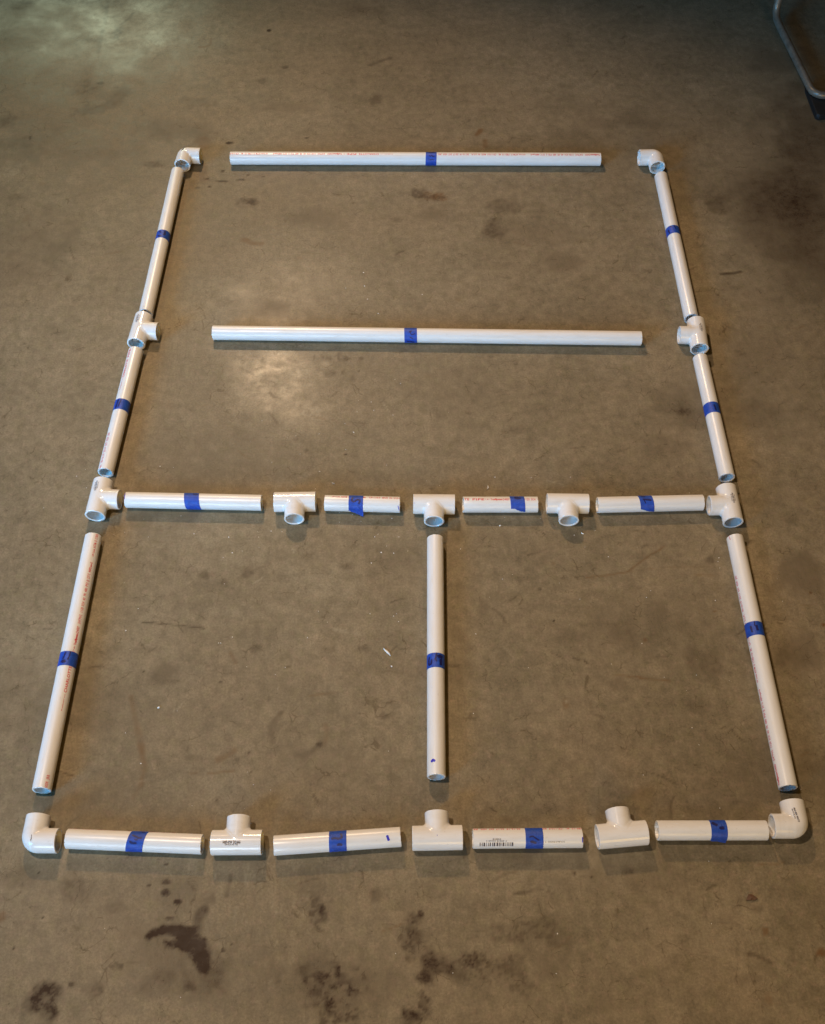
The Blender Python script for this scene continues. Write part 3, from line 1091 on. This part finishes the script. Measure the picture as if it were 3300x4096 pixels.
pipe('U', (-0.5230, 0.5068), (-0.5203, 0.9305), 'long white pipe at lower left with clear red print, above the near left elbow', (187.7, 211.1), AV_L, vertical=True,
     strokes=[([(-.42, .08), (-.5, .35), (-.58, .58)], 1.9), ([(-.72, .78), (-.5, .68), (-.32, .74), (-.6, .82)], 3.0), ([(.08, .0), (.02, .35), (-.06, .62)], 1.7)])
pipe('V', (0.0339, 0.5262), (0.0370, 0.9270), 'white pipe down the middle with blue pen blot at its near end', (165.1, 188.8), -1.5, vertical=True,
     strokes=[([(-.68, .25), (-.78, .5), (-.74, .78), (-.5, .78), (-.45, .45)], 2.6), ([(.12, .02), (.02, .3), (-.08, .5)], 2.4), ([(.2, .3), (.45, .22), (.72, .28)], 5.0), ([(.55, .4), (.55, .85)], 4.0), ([(-.05, .4), (.1, .62)], 1.6)])
pipe('W', (0.5303, 0.5103), (0.5252, 0.9282), 'long white pipe at lower right, faint red print along its left edge', (235.1, 258.4), AV_R, vertical=True,
     strokes=[([(-.32, .3), (-.28, .78)], 2.4), ([(.18, .05), (.12, .35)], 1.6), ([(.3, .3), (.34, .7)], 3.2)])
pipe('M', (-0.4778, 1.0032), (-0.2510, 0.9973), 'white pipe with plain slanting blue tape, right of the lower left side tee', (100.1, 125.0), AV_MID, 0.0056,
     strokes=[([(.6, -.88), (.75, -.82), (.93, -.84)], 2.2)])
pipe('O', (-0.1461, 0.9970), (-0.0207, 0.9933), 'short white pipe in the middle row, its blue tape marked 5', (40.5, 64.5), AV_MID, 0.0004, ends=(92, 138), flap=0.30,
     strokes=[([(.27, -.78), (.24, -.55), (.21, -.36), (.3, -.28), (.42, -.2)], 2.6), ([(.42, -.22), (.5, -.42), (.62, -.5), (.78, -.42), (.76, -.25), (.7, 0)], 2.6)])
pipe('Q', (0.0842, 0.9937), (0.2080, 0.9937), 'short white pipe in the middle row with large red letters and torn tape', (78.1, 102.0), AV_MID, 0.003, ends=(61, 99), flap=0.0, cut=(1.6, 0.3),
     strokes=[([(.3, -.8), (.5, -.72), (.75, -.8)], 3.4), ([(.3, -.9), (.6, -.9)], 2.4)])
pipe('S', (0.3070, 0.9929), (0.4832, 0.9978), 'white pipe marked 7 in the middle row, left of the lower right tee', (69.3, 92.1), AV_MID, 0.005, ends=(75, 114), flap=0.0,
     strokes=[([(.2, -.93), (.5, -.9)], 2.4), ([(.24, -.58), (.5, -.52), (.84, -.42)], 2.6), ([(.3, -.5), (.36, -.25), (.4, -.05)], 1.8)])
pipe('Y', (-0.4745, 0.4390), (-0.2878, 0.4313), 'white pipe in the near row beside the near left elbow', (85.8, 109.1), AV_NEAR, -0.0073,
     strokes=[([(.18, -.6), (.4, -.5), (.6, -.38), (.82, -.34)], 2.2), ([(.2, -.05), (.24, .1), (.4, .16), (.6, .12)], 2.4), ([(.4, -.25), (.52, -.15), (.62, -.28)], 1.4), ([(.62, -.92), (.85, -.9)], 2)])
pipe('AA', (-0.1898, 0.4295), (-0.0162, 0.4415), 'slanting white pipe in the near row with a blue pen dash near its right end', (75.9, 99.8), AV_NEAR, -0.001, cut=(1.0, 0.6),
     strokes=[([(.14, -.26), (.35, -.3), (.55, -.22), (.75, -.3), (.72, -.5), (.66, -.72)], 2.4), ([(.45, .38), (.62, .3), (.76, .42)], 2.8)])
pipe('CC', (0.0829, 0.4390), (0.2328, 0.4401), 'short white pipe in the near row printed with a barcode', (71.4, 95.6), AV_NEAR, 0.0,
     strokes=[([(.2, -.1), (.4, -.2), (.6, .05), (.75, .2)], 1.6), ([(.25, .3), (.6, .45)], 3.0)])
pipe('EE', (0.3373, 0.4504), (0.4884, 0.4505), 'short white pipe in the near row beside the near right elbow, tape end hanging loose', (71.9, 94.2), AV_NEAR, 0.0004, ends=(98, 126), flap=0.15,
     strokes=[([(.1, -.75), (.25, -.6), (.42, -.48)], 3.8), ([(.5, -.25), (.65, -.2), (.8, -.26)], 3.6)])

maker_line('A', 316, 10, True)
maker_line('U', 145, 41)
maker_line('D', 203, -32)
maker_line('Q', -33, -7)
maker_line('O', -223, -21)
maker_line('W', -75, -76)
maker_line('CC', 420, -50, True)
maker_line('Y', 150, -72, True)
pen('AA', [(155.2, 2), (157.5, 34)], 3.6)
pen('V', [(18, -34), (21, -22), (18.4, -8)], 3.4)
pen('W', [(417, -58), (409, -53)], 0.8, 'pencil_tick', M_RED)
pen('CC', [(149, 12), (148.6, 44)], 1.4)
pen('O', [(122.5, 40), (124.6, 78)], 1.3)
pen('M', [(0.8, -20), (0.8, 30)], 1.0)

# barcode and the small black print on the near row
root, L, av = pipe_roots['CC']
pr = Print()
x = 8.6
g = random.Random(3)
while x < 55:
    wd = g.choice([0.9, 1.2, 1.7, 2.4])
    V, F = rect2d(0, wd / 1000, -0.0029, 0.0029, 4)
    pr.put((V, F), x / 1000 - L / 2, 52, RP)
    x += wd + g.choice([0.8, 1.1, 1.6])
bc = pr.build('barcode', M_BLACK, root, RP, 0.00012, RP)
tag(bc, 'black printed barcode')
pr = Print()
pr.put(text_mesh2d('7 49818 25028 5', 0.0024, 0.028), 0.0455 - L / 2, 31, RP, True)
pr.put(text_mesh2d('49818', 0.0024, 0.0115), 0.038 - L / 2, 20, RP, True)
tag(pr.build('lettering', M_BLACK, root, RP, 0.00012, RP), 'small black upside-down figures over the barcode')
pr = Print()
pr.put(text_mesh2d('DOUBLE ENDED  2', 0.0023, 0.0265), 0.1245 - L / 2, 38, RP, True)
tag(pr.build('lettering', M_BLACK, root, RP, 0.00012, RP), 'small black upside-down print')


# ------------------------------------------------------------------ tee and elbow fittings
FS = 72


def fillet(t, rf):
    if rf <= 0:
        return 0 * t
    return 0.41 * rf * np.clip(1 - t / rf, 0, 1) ** 2


def tee_shell(mb, rad, half, rf, flip=False, ns=14):
    """run along X, branch along +Y; both of radius rad; ends at distance half"""
    inv2 = 1 / math.sqrt(2)
    # branch
    a = np.linspace(0, 2 * math.pi, FS + 1)
    u = (np.linspace(0, 1, ns) ** 1.6)[:, None]
    X, Z = rad * np.cos(a), rad * np.sin(a)
    y0 = np.abs(X)
    T = u * (half - y0)[None, :]
    Y = y0[None, :] + T
    P = np.stack([np.broadcast_to(X, Y.shape), Y, np.broadcast_to(Z, Y.shape)], -1)
    # outward push near the crease
    push = fillet(T, rf) * np.abs(np.cos(a))[None, :]
    nb = np.stack([np.cos(a), np.zeros_like(a), np.sin(a)], -1)
    nr = np.stack([np.zeros_like(a), np.abs(np.cos(a)), np.sin(a)], -1)
    bi = nb + nr
    bi /= np.linalg.norm(bi, axis=-1)[:, None]
    P = P + push[..., None] * bi[None]
    mb.grid(P, flip=not flip)
    # run: back half (y < 0) plain; front half split by the crease
    for side in (-1, 1):
        th = np.linspace(-math.pi / 2, math.pi / 2, FS // 2 + 1)   # front half: y = rad cos(th) >= 0
        Yf, Zf = rad * np.cos(th), rad * np.sin(th)
        T = u * (half - Yf)[None, :]
        Xr = Yf[None, :] + T
        P = np.stack([side * Xr, np.broadcast_to(Yf, Xr.shape), np.broadcast_to(Zf, Xr.shape)], -1)
        push = fillet(T, rf) * np.cos(th)[None, :]
        nr = np.stack([0 * th, np.cos(th), np.sin(th)], -1)
        nb = np.stack([side * np.cos(th), 0 * th, np.sin(th)], -1)
        bi = nb + nr
        bi /= np.linalg.norm(bi, axis=-1)[:, None]
        P = P + push[..., None] * bi[None]
        mb.grid(P, flip=flip if side > 0 else not flip)
        tb = np.linspace(math.pi / 2, 3 * math.pi / 2, FS // 2 + 1)
        Yb, Zb = rad * np.cos(tb), rad * np.sin(tb)
        Xb = side * u * half
        P = np.stack([np.broadcast_to(Xb, (ns, len(tb))), np.broadcast_to(Yb, (ns, len(tb))), np.broadcast_to(Zb, (ns, len(tb)))], -1)
        mb.grid(P, flip=flip if side > 0 else not flip)


def elbow_shell(mb, rad, half, bend, rf, flip=False, ns=12, na=12):
    """openings at (-half,0) towards -X and (0,-half) towards -Y; corner at the origin, inside towards (-,-)"""
    a = np.linspace(0, 2 * math.pi, FS + 1)
    cc, Z = rad * np.cos(a), rad * np.sin(a)     # cc > 0: towards the inside of the bend
    rows = []
    pv = np.array([-bend, -bend])                # pivot of the bend
    for u in np.linspace(0, 1, ns):
        end = np.where(cc <= bend, -bend, -cc)
        x = -half + u * (end + half)
        y = -cc
        rows.append(np.stack([x, y, Z], -1))
    for k in range(1, na + 1):
        ph = (math.pi / 4) * k / na
        rad_b = np.maximum(bend - cc, 0)
        x = np.where(cc <= bend, pv[0] + rad_b * math.sin(ph), -cc)
        y = np.where(cc <= bend, pv[1] + rad_b * math.cos(ph), -cc)
        rows.append(np.stack([x, y, Z], -1))
    A = np.array(rows)
    # fillet at the inner crease
    T = np.clip(-cc[None, :] - A[..., 0], 0, None)
    push = fillet(T, rf) * np.clip((cc - bend) / (rad - bend), 0, 1)[None, :]
    A[..., 0] -= push * 0.7071
    A[..., 1] -= push * 0.7071
    B = A[..., [1, 0, 2]]
    mb.grid(A, flip=flip)
    mb.grid(B, flip=not flip)


def sock_mesh(depth):
    """the sleeve of one opening, mouth at the origin facing +X: rim, sleeve, stop ledge"""
    a = np.linspace(0, 2 * math.pi, FS, endpoint=False)
    prof = [(-0.0006, RF), (-0.0001, RF - 0.0004), (0.0, RF - 0.0008), (0.0, RS + 0.0007), (-0.0007, RS + 0.0001), (-0.002, RS), (-depth * 0.5, RS - 0.00012), (-depth, RS - 0.0002), (-depth, RB)]
    P = np.array([np.stack([np.full_like(a, s), r * np.cos(a), r * np.sin(a)], -1) for s, r in prof])
    b = MB()
    b.grid(P, close_v=True, flip=True)
    return mesh('socket', b.v, b.f, M_FIT)


HALF, DEPTH = 0.0345, 0.0185
SOCK = sock_mesh(DEPTH)
mb = MB()
tee_shell(mb, RF, HALF - 0.0006, 0.0048)
tee_shell(mb, RB, HALF - DEPTH, 0.0, flip=True)
mb.weld()
TEE = mesh('body', mb.v, mb.f, M_FIT, True, 50)
EH = 0.0338
mb = MB()
elbow_shell(mb, RF, EH - 0.0006, 0.0075, 0.003)
elbow_shell(mb, RB, EH - DEPTH, 0.0075, 0.0, flip=True)
mb.weld()
ELB = mesh('body', mb.v, mb.f, M_FIT, True, 50)

TEES = 'white tee fittings between the pipes'
ELBOWS = 'white elbow fittings at the frame corners'
fit_roots = {}


def tee(key, xy, run_deg, branch_deg, label):
    rz = R(branch_deg) - math.pi / 2
    root = empty('pipe_tee', (xy[0], xy[1], 0), rz)
    tag(root, label, 'tee fitting', TEES)
    link('body', TEE, root, loc=(0, 0, RF))
    for ang, (x, y) in ((0, (HALF, 0)), (math.pi, (-HALF, 0)), (math.pi / 2, (0, HALF))):
        link('socket', SOCK, root, ang, (x, y, RF))
    fit_roots[key] = (root, rz)
    return root


def elbow(key, o1, o2, label, flip):
    """o1, o2: centres of the two openings on the floor plan"""
    o1, o2 = np.array(o1), np.array(o2)
    # corner: openings at corner + EH*d1, corner + EH*d2 with d1 perpendicular to d2
    m = (o1 + o2) / 2
    d = o2 - o1
    n = np.array([-d[1], d[0]]) / np.hypot(*d)
    if flip:
        n = -n
    corner = m + n * EH / math.sqrt(2)
    e1 = o1 - corner
    # local: arm to -X and arm to -Y; choose the rotation that sends -X to one opening and -Y to the other
    a1, a2 = math.atan2(*(o1 - corner)[::-1]), math.atan2(*(o2 - corner)[::-1])
    best = min((a1, a2), key=lambda q: abs(((a2 if q == a1 else a1) - q - math.pi / 2 + math.pi) % (2 * math.pi) - math.pi))
    mid = math.atan2(math.sin(a1) + math.sin(a2), math.cos(a1) + math.cos(a2))
    rz = mid - R(225)
    root = empty('pipe_elbow', (corner[0], corner[1], 0), rz)
    tag(root, label, 'elbow fitting', ELBOWS)
    link('body', ELB, root, loc=(0, 0, RF))
    link('socket', SOCK, root, math.pi, (-EH, 0, RF))
    link('socket', SOCK, root, -math.pi / 2, (0, -EH, RF))
    fit_roots[key] = (root, rz)
    return root


tee('E', (-0.5079, 1.3839), 90, -4.5, 'upper of the two white tees on the left side, branch pointing right')
tee('F', (-0.5218, 1.0033), 90, -2.5, 'lower white tee on the left side, at the left end of the middle row')
tee('J', (0.5297, 1.3711), 90, 177.5, 'upper of the two white tees on the right side, branch pointing left')
tee('L', (0.5260, 0.9904), 90, -179.1, 'lower white tee on the right side, at the right end of the middle row')
tee('N', (-0.1952, 0.9972), 0, -89, 'glossy white tee in the middle row, left of the pipe marked 5')
tee('P', (0.0358, 0.9925), 0, -90.8, 'white tee in the middle row pointing at the middle pipe, blue pen tick on top')
tee('R', (0.2576, 0.9939), 0, -91, 'white tee in the middle row, left of the pipe marked 7')
tee('Z', (-0.2401, 0.4329), 0, 90.4, 'white tee in the near row with a black stamp, branch pointing away')
tee('BB', (0.0341, 0.4392), 0, 91, 'white tee in the near row, below the middle pipe, left of the barcode pipe')
tee('DD', (0.2876, 0.4436), 4.1, 95, 'white tee in the near row turned askew, right of the barcode pipe')
elbow('G', (-0.4854, 1.8560), (-0.4504, 1.8867), 'white elbow at the far left corner with a smudged dark stamp', False)
elbow('H', (0.5159, 1.8493), (0.4811, 1.8818), 'unstamped white elbow at the far right corner', True)
elbow('X', (-0.5189, 0.4695), (-0.4851, 0.4351), 'large looking white elbow at the near left corner', True)
elbow('FF', (0.5295, 0.4886), (0.4967, 0.4561), 'white elbow at the near right corner with a black stamp', False)


def stamp(key, axis_deg, items, mat=M_BLACK, name='stamp', off=(0, 0, 0)):
    """items: (text mesh, s mm from centre, angle deg, flip); axis_deg = world direction of the arm's axis"""
    root, rz = fit_roots[key]
    pr = Print()
    for VF, s, a, fl in items:
        pr.put(VF, s / 1000, a, RF, fl)
    o = pr.build(name, mat, root, RF, 0.00015, RF, rz=R(axis_deg) - rz, loc=off)
    return o


T1 = text_mesh2d('D2466 NSF-PW', 0.0026, 0.020, 0.03)
T2 = text_mesh2d('3/4 SCH 40', 0.0020, 0.014, 0.01)
T3 = text_mesh2d('MADE IN USA', 0.0018, 0.013, 0.0)


def three(s, a, step=9.5):
    return [(T2, s + 3, a - step, False), (T1, s, a, False), (T3, s + 4, a + step, False)]


stamp('E', 87, three(6, -17))
stamp('F', 88.5, three(6, -16))
stamp('J', 88.5, three(-4, 14))
stamp('L', 89.8, three(-6, 10))
stamp('Z', 0.4, [(text_mesh2d('NSF-PW D2466', 0.0034, 0.024, 0.04), -17, 14.5, False), (text_mesh2d('3/4 SCH 40 TEE', 0.0024, 0.0175, 0.01), -14, 25, False)])
stamp('FF', 98, [(T1, -22, 2, True), (T2, -26, 12, True)] if False else [(T2, 6, -14, False), (T1, 1, -3, False)])
stamp('G', 62, [(text_mesh2d('NSF', 0.0038, 0.008, 0.05), -6, -4, False), (text_mesh2d('D24', 0.0034, 0.006, 0.05), 4, -12, False), (text_mesh2d('pw', 0.0020, 0.004, 0.02), 12, 4, False)])


def fit_pen(key, axis_deg, pts, wd, mat=M_PEN):
    root, rz = fit_roots[key]
    build_strokes('pen_mark', [([(s / 1000, R(a) * RF) for s, a in pts], wd / 1000)], mat, root, RF, 0.00015, RF, R(axis_deg) - rz)


fit_pen('P', 0, [(0.8, 14), (0.6, 22)], 0.9)
fit_pen('P', 0, [(-33.4, 26), (-33.0, 29)], 1.2)
fit_pen('BB', 0, [(-0.6, 2), (-0.5, 8)], 0.8)
fit_pen('X', -70, [(-3, -8), (3, -3), (5, 2)], 0.9, M_BLACK)

# ------------------------------------------------------------------ litter on the floor
SHAVE = 'white plastic shavings on the floor'


def shaving(u, v, pts, wd, label, ht=0.0012):
    c = at(u, v)
    P = np.array([(at(u + x, v + y) - c)[:2] for x, y in pts])
    n = 14
    seg = np.concatenate([[0], np.cumsum(np.hypot(*(P[1:] - P[:-1]).T))])
    t = np.linspace(0, seg[-1], n)
    X = np.stack([np.interp(t, seg, P[:, 0]), np.interp(t, seg, P[:, 1])], -1)
    T = np.gradient(X, axis=0)
    T /= np.hypot(*T.T)[:, None]
    Nn = np.stack([-T[:, 1], T[:, 0]], -1)
    prof = np.sin(np.linspace(0.12, math.pi - 0.12, n))
    G = []
    for k, q in enumerate(np.linspace(-1, 1, 5)):
        w_ = wd / 1000 * prof * q / 2
        zz = 0.0002 + ht * (1 - q * q) + 0.0004 * prof
        G.append(np.stack([X[:, 0] + Nn[:, 0] * w_, X[:, 1] + Nn[:, 1] * w_, zz], -1))
    lowr = [g_ - np.array([0, 0, 0.0003]) for g_ in G[::-1]]
    b = MB()
    b.grid(np.array(G + lowr), close_u=True)
    o = link('plastic_shaving', mesh('plastic_shaving', b.v, b.f, M_CRUMB), loc=(c[0], c[1], 0))
    tag(o, label, 'shaving', SHAVE)


shaving(1549, 2610, [(-16, -16), (-2, -4), (8, 6), (13, 14)], 3.4, 'curved white plastic shaving left of the middle pipe')
shaving(1950, 1953, [(2, -12), (3, 0), (-4, 7)], 2.2, 'bent white plastic shaving behind the pipe with torn tape')
shaving(1333, 1932, [(-6, 0), (0, 2), (5, 3)], 1.8, 'tiny white plastic shaving behind the pipe marked 5')
shaving(2330, 2134, [(-5, -3), (0, 1), (5, 3)], 2.6, 'white plastic shaving in front of the tee left of the pipe marked 7')
shaving(635, 2830, [(-5, 3), (0, 0), (5, -4)], 3.2, 'small white plastic chip on the floor right of the lower left pipe')

# brown chip
c = at(3005, 3591)
P = [(at(3005 + x, 3591 + y) - c)[:2] for x, y in [(-21, 11), (-13, -12), (2, -13), (24, 4), (14, 10), (-6, 10)]]
b = MB()
top = [(p[0], p[1], 0.0016 + 0.0012 * (i % 2)) for i, p in enumerate(P)]
bot = [(p[0], p[1], 0.0002) for p in P]
n = len(P)
b.v = top + bot + [(0, 0, 0.0032)]
b.f = [(i, (i + 1) % n, 2 * n) for i in range(n)][::-1] + [(i, i + n, (i + 1) % n + n, (i + 1) % n) for i in range(n)] + [tuple(range(n, 2 * n))]
b.f = [tuple(f[::-1]) for f in b.f]
o = link('brown_chip', mesh('brown_chip', b.v, b.f, M_LEAF, False), loc=(c[0], c[1], 0))
tag(o, 'small dark brown triangular chip on the bare floor at lower right', 'chip')

# uncountable white crumbs
crumbs = [(c_[0], c_[1], s) for c_, s in
          [((300 + x / 2.17, 1850 + y / 2.17), s) for x, y, s in [(738, 33, 1.2), (855, 43, .9), (598, 490, .9), (920, 463, .9), (1033, 620, 1.6), (1335, 650, 1.5), (100, 220, 1.0), (1705, 596, .8), (1200, 160, .8), (90, 60, .8), (15, 118, 1)]] +
          [((1050 + x / 2.17, 1850 + y / 2.17), s) for x, y, s in [(493, 78, 1.3), (1423, 160, 1.0), (670, 433, 1.2), (1123, 485, 1.2), (783, 453, .9), (75, 595, 1.2), (170, 600, 1.0), (1003, 623, 1.2), (1185, 645, 1.2), (668, 518, .9), (855, 510, .8), (460, 228, 1.0), (1720, 750, 1), (860, 90, .8)]] +
          [((1600 + x / 2.17, 1850 + y / 2.17), s) for x, y, s in [(825, 127, 1.4), (868, 547, 2.4), (908, 478, 1.0), (525, 750, 1.2), (1180, 115, 1), (1478, 127, .9), (1512, 632, 1), (1220, 487, .8), (1140, 130, .8)]] +
          [(c5b(x, y), s) for x, y, s in [(418, 52, 1.3), (627, 73, 1.6), (807, 73, 1), (648, 168, 1.5), (883, 38, .9), (1508, 72, 1.1), (1548, 165, 1.4), (1488, 230, 1.5), (1622, 170, 1.2), (1580, 127, 1), (1650, 72, 1), (1708, 157, 1.1), (565, 712, 1.7), (578, 712, 1.2), (605, 598, .8), (648, 676, 1.2), (1103, 680, 1.6), (1222, 587, 1), (1168, 520, .9), (1480, 536, 1.3), (1622, 550, 1.6), (1640, 536, .8), (735, 856, 1.2), (968, 860, 1.3), (908, 903, .8), (1610, 853, 1.6), (600, 355, 1.0), (315, 1122, .9), (5, 637, 1.3), (3, 1255, 1.2), (740, 1492, .9), (775, 1568, 1), (880, 1600, .9), (405, 1695, 1), (96, 1440, 1.3), (80, 505, 1)]] +
          [(c4b(x, y), s) for x, y, s in [(65, 152, 1.2), (785, 63, .9), (840, 55, 1.8), (852, 140, .8), (1000, 200, 1.5), (917, 35, .9), (690, 366, 1.1), (1267, 415, .9), (1240, 457, 1.6), (1697, 207, 1.2), (1692, 231, 1.2), (1704, 271, 1.1), (163, 688, 1.5), (1212, 748, 1.6), (1018, 878, 1.4), (1528, 1280, 1.4), (148, 1190, 1.1), (1555, 948, .9), (1220, 1578, 1), (1703, 1787, 1.4)]] +
          [(c3b(x, y), s) for x, y, s in [(1088, 216, 2.0), (1098, 345, 2.2), (918, 364, 1.6), (1125, 470, 1.5), (1228, 606, 2.2), (1410, 300, 1), (1650, 426, 1.3), (1388, 1240, 1.2), (1443, 1278, 1), (1040, 1442, 1), (1160, 1455, 1), (1185, 1535, .9), (1370, 1580, 1.4), (908, 1660, 1.2), (993, 1745, 1.6), (665, 1760, 1.2), (115, 1635, 1), (440, 1777, 1), (480, 1953, 1), (210, 2032, 1), (670, 2120, 1.4), (1025, 1550, .9), (915, 1910, 1), (1310, 2060, 1)]] +
          [(c6(x, y), s) for x, y, s in [(760, 620, 1), (1665, 435, 1), (440, 330, .8)]] + [(c7(x, y), s) for x, y, s in [(1247, 47, 1.1), (1258, 310, 1.2), (605, 520, 1.2), (170, 517, 1.0), (610, 352, 1)]]]
g = random.Random(5)
for _ in range(60):
    u, v = g.uniform(40, 3260), g.choice([g.uniform(900, 3300), g.uniform(1800, 2400), g.uniform(2100, 3200)])
    crumbs.append((u, v, abs(g.gauss(0, 0.35)) + 0.35))
b = MB()
for u, v, s in crumbs:
    p = at(u, v)
    r_ = s * 0.0009 * g.uniform(0.7, 1.05)
    k = g.uniform(0.45, 1.0)
    a0 = g.uniform(0, 6.28)
    n0 = len(b.v)
    for i in range(6):
        a = a0 + i * math.pi / 3
        q = g.uniform(0.7, 1.15)
        dx, dy = r_ * q * math.cos(a - a0), r_ * k * q * math.sin(a - a0)
        b.v.append((p[0] + dx * math.cos(a0) - dy * math.sin(a0), p[1] + dx * math.sin(a0) + dy * math.cos(a0), 0.00012))
    b.v.append((p[0], p[1], r_ * 0.75))
    b.f += [(n0 + i, n0 + (i + 1) % 6, n0 + 6) for i in range(6)]
o = link('plastic_crumbs', mesh('plastic_crumbs', b.v, b.f, M_CRUMB, False))
tag(o, 'tiny white plastic crumbs scattered over the concrete floor', 'crumbs', kind='stuff')


# ------------------------------------------------------------------ chair leg in the far right corner
def sweep(path, r, seg=20, closed_ends=True):
    P = np.array(path, float)
    T = np.gradient(P, axis=0)
    T /= np.linalg.norm(T, axis=1)[:, None]
    up = np.array([0.31, 0.2, 0.9])
    rows = []
    a = np.linspace(0, 2 * math.pi, seg, endpoint=False)
    n0 = np.cross(T[0], up)
    for p, t in zip(P, T):
        n0 = n0 - t * (n0 @ t)
        n0 /= np.linalg.norm(n0)
        bi = np.cross(t, n0)
        rows.append(p + r * (np.cos(a)[:, None] * n0 + np.sin(a)[:, None] * bi))
    b = MB()
    b.grid(np.array(rows), close_v=True, flip=True)
    if closed_ends:
        b.f.append(tuple(range(seg)))
        nn = len(b.v)
        b.f.append(tuple(range(nn - seg, nn))[::-1])
    return b


def rounded(pts, rad, n=10):
    pts = [np.array(p, float) for p in pts]
    out = [pts[0]]
    for a, c_, d in zip(pts[:-2], pts[1:-1], pts[2:]):
        u, v = (a - c_) / np.linalg.norm(a - c_), (d - c_) / np.linalg.norm(d - c_)
        p, q = c_ + u * rad, c_ + v * rad
        for t in np.linspace(0, 1, n):
            out.append((1 - t) ** 2 * p + 2 * t * (1 - t) * c_ + t * t * q)
    out.append(pts[-1])
    dense = []
    for p, q in zip(out[:-1], out[1:]):
        k = max(1, int(np.linalg.norm(q - p) / 0.03))
        for i in range(k):
            dense.append(p + (q - p) * i / k)
    dense.append(out[-1])
    return dense


TR = 0.0082
zc = 0.0225
pb = at(2900 + 845 / 4.31, 250 / 4.31, zc)
pf = at(2900 + 1545 / 4.31, 1665 / 4.31, zc)
dirv = (pf - pb) / np.linalg.norm(pf - pb)
chair = empty('tubular_chair', (pb[0], pb[1], 0), 0)
tag(chair, 'bent grey steel tube chair leg with a black foot in the dark far right corner', 'chair')
o3 = np.array([pb[0], pb[1], 0])
leg_top = pb + np.array([0.02, 0.05, 0.44])
pth = rounded([leg_top - o3, pb - o3, pf - o3, pf + np.array([0.42, 0.07, 0]) - o3], 0.035, 12)
sb = sweep(pth, TR)
link('tube_frame', mesh('tube_frame', sb.v, sb.f, M_STEEL), chair)
# foot: rubber block moulded round the underside of the front corner
fp = [at(2900 + x / 4.31, y / 4.31, 0.012) - o3 for x, y in [(1400, 1440), (1400, 1520), (1575, 1975), (1630, 2000), (1800, 1985), (1900, 1900), (1900, 1690), (1600, 1690), (1520, 1600)]]
b = MB()
nf = len(fp)
cen = np.mean(fp, 0)
rings = []
for z, k in ((0.0003, 0.97), (0.002, 1.0), (0.010, 1.0), (0.0135, 0.96), (0.0145, 0.88)):
    rings.append([(cen[0] + (p[0] - cen[0]) * k, cen[1] + (p[1] - cen[1]) * k, z) for p in fp])
b.grid(np.array(rings), close_v=True, flip=False)
b.f.append(tuple(range(nf))[::-1])
b.f.append(tuple(range(4 * nf, 5 * nf)))
import bmesh
me = mesh('foot', b.v, b.f, M_RUBBER, True, 40)
bm_ = bmesh.new()
bm_.from_mesh(me)
bmesh.ops.recalc_face_normals(bm_, faces=bm_.faces[:])
bm_.to_mesh(me)
bm_.free()
link('foot', me, chair)
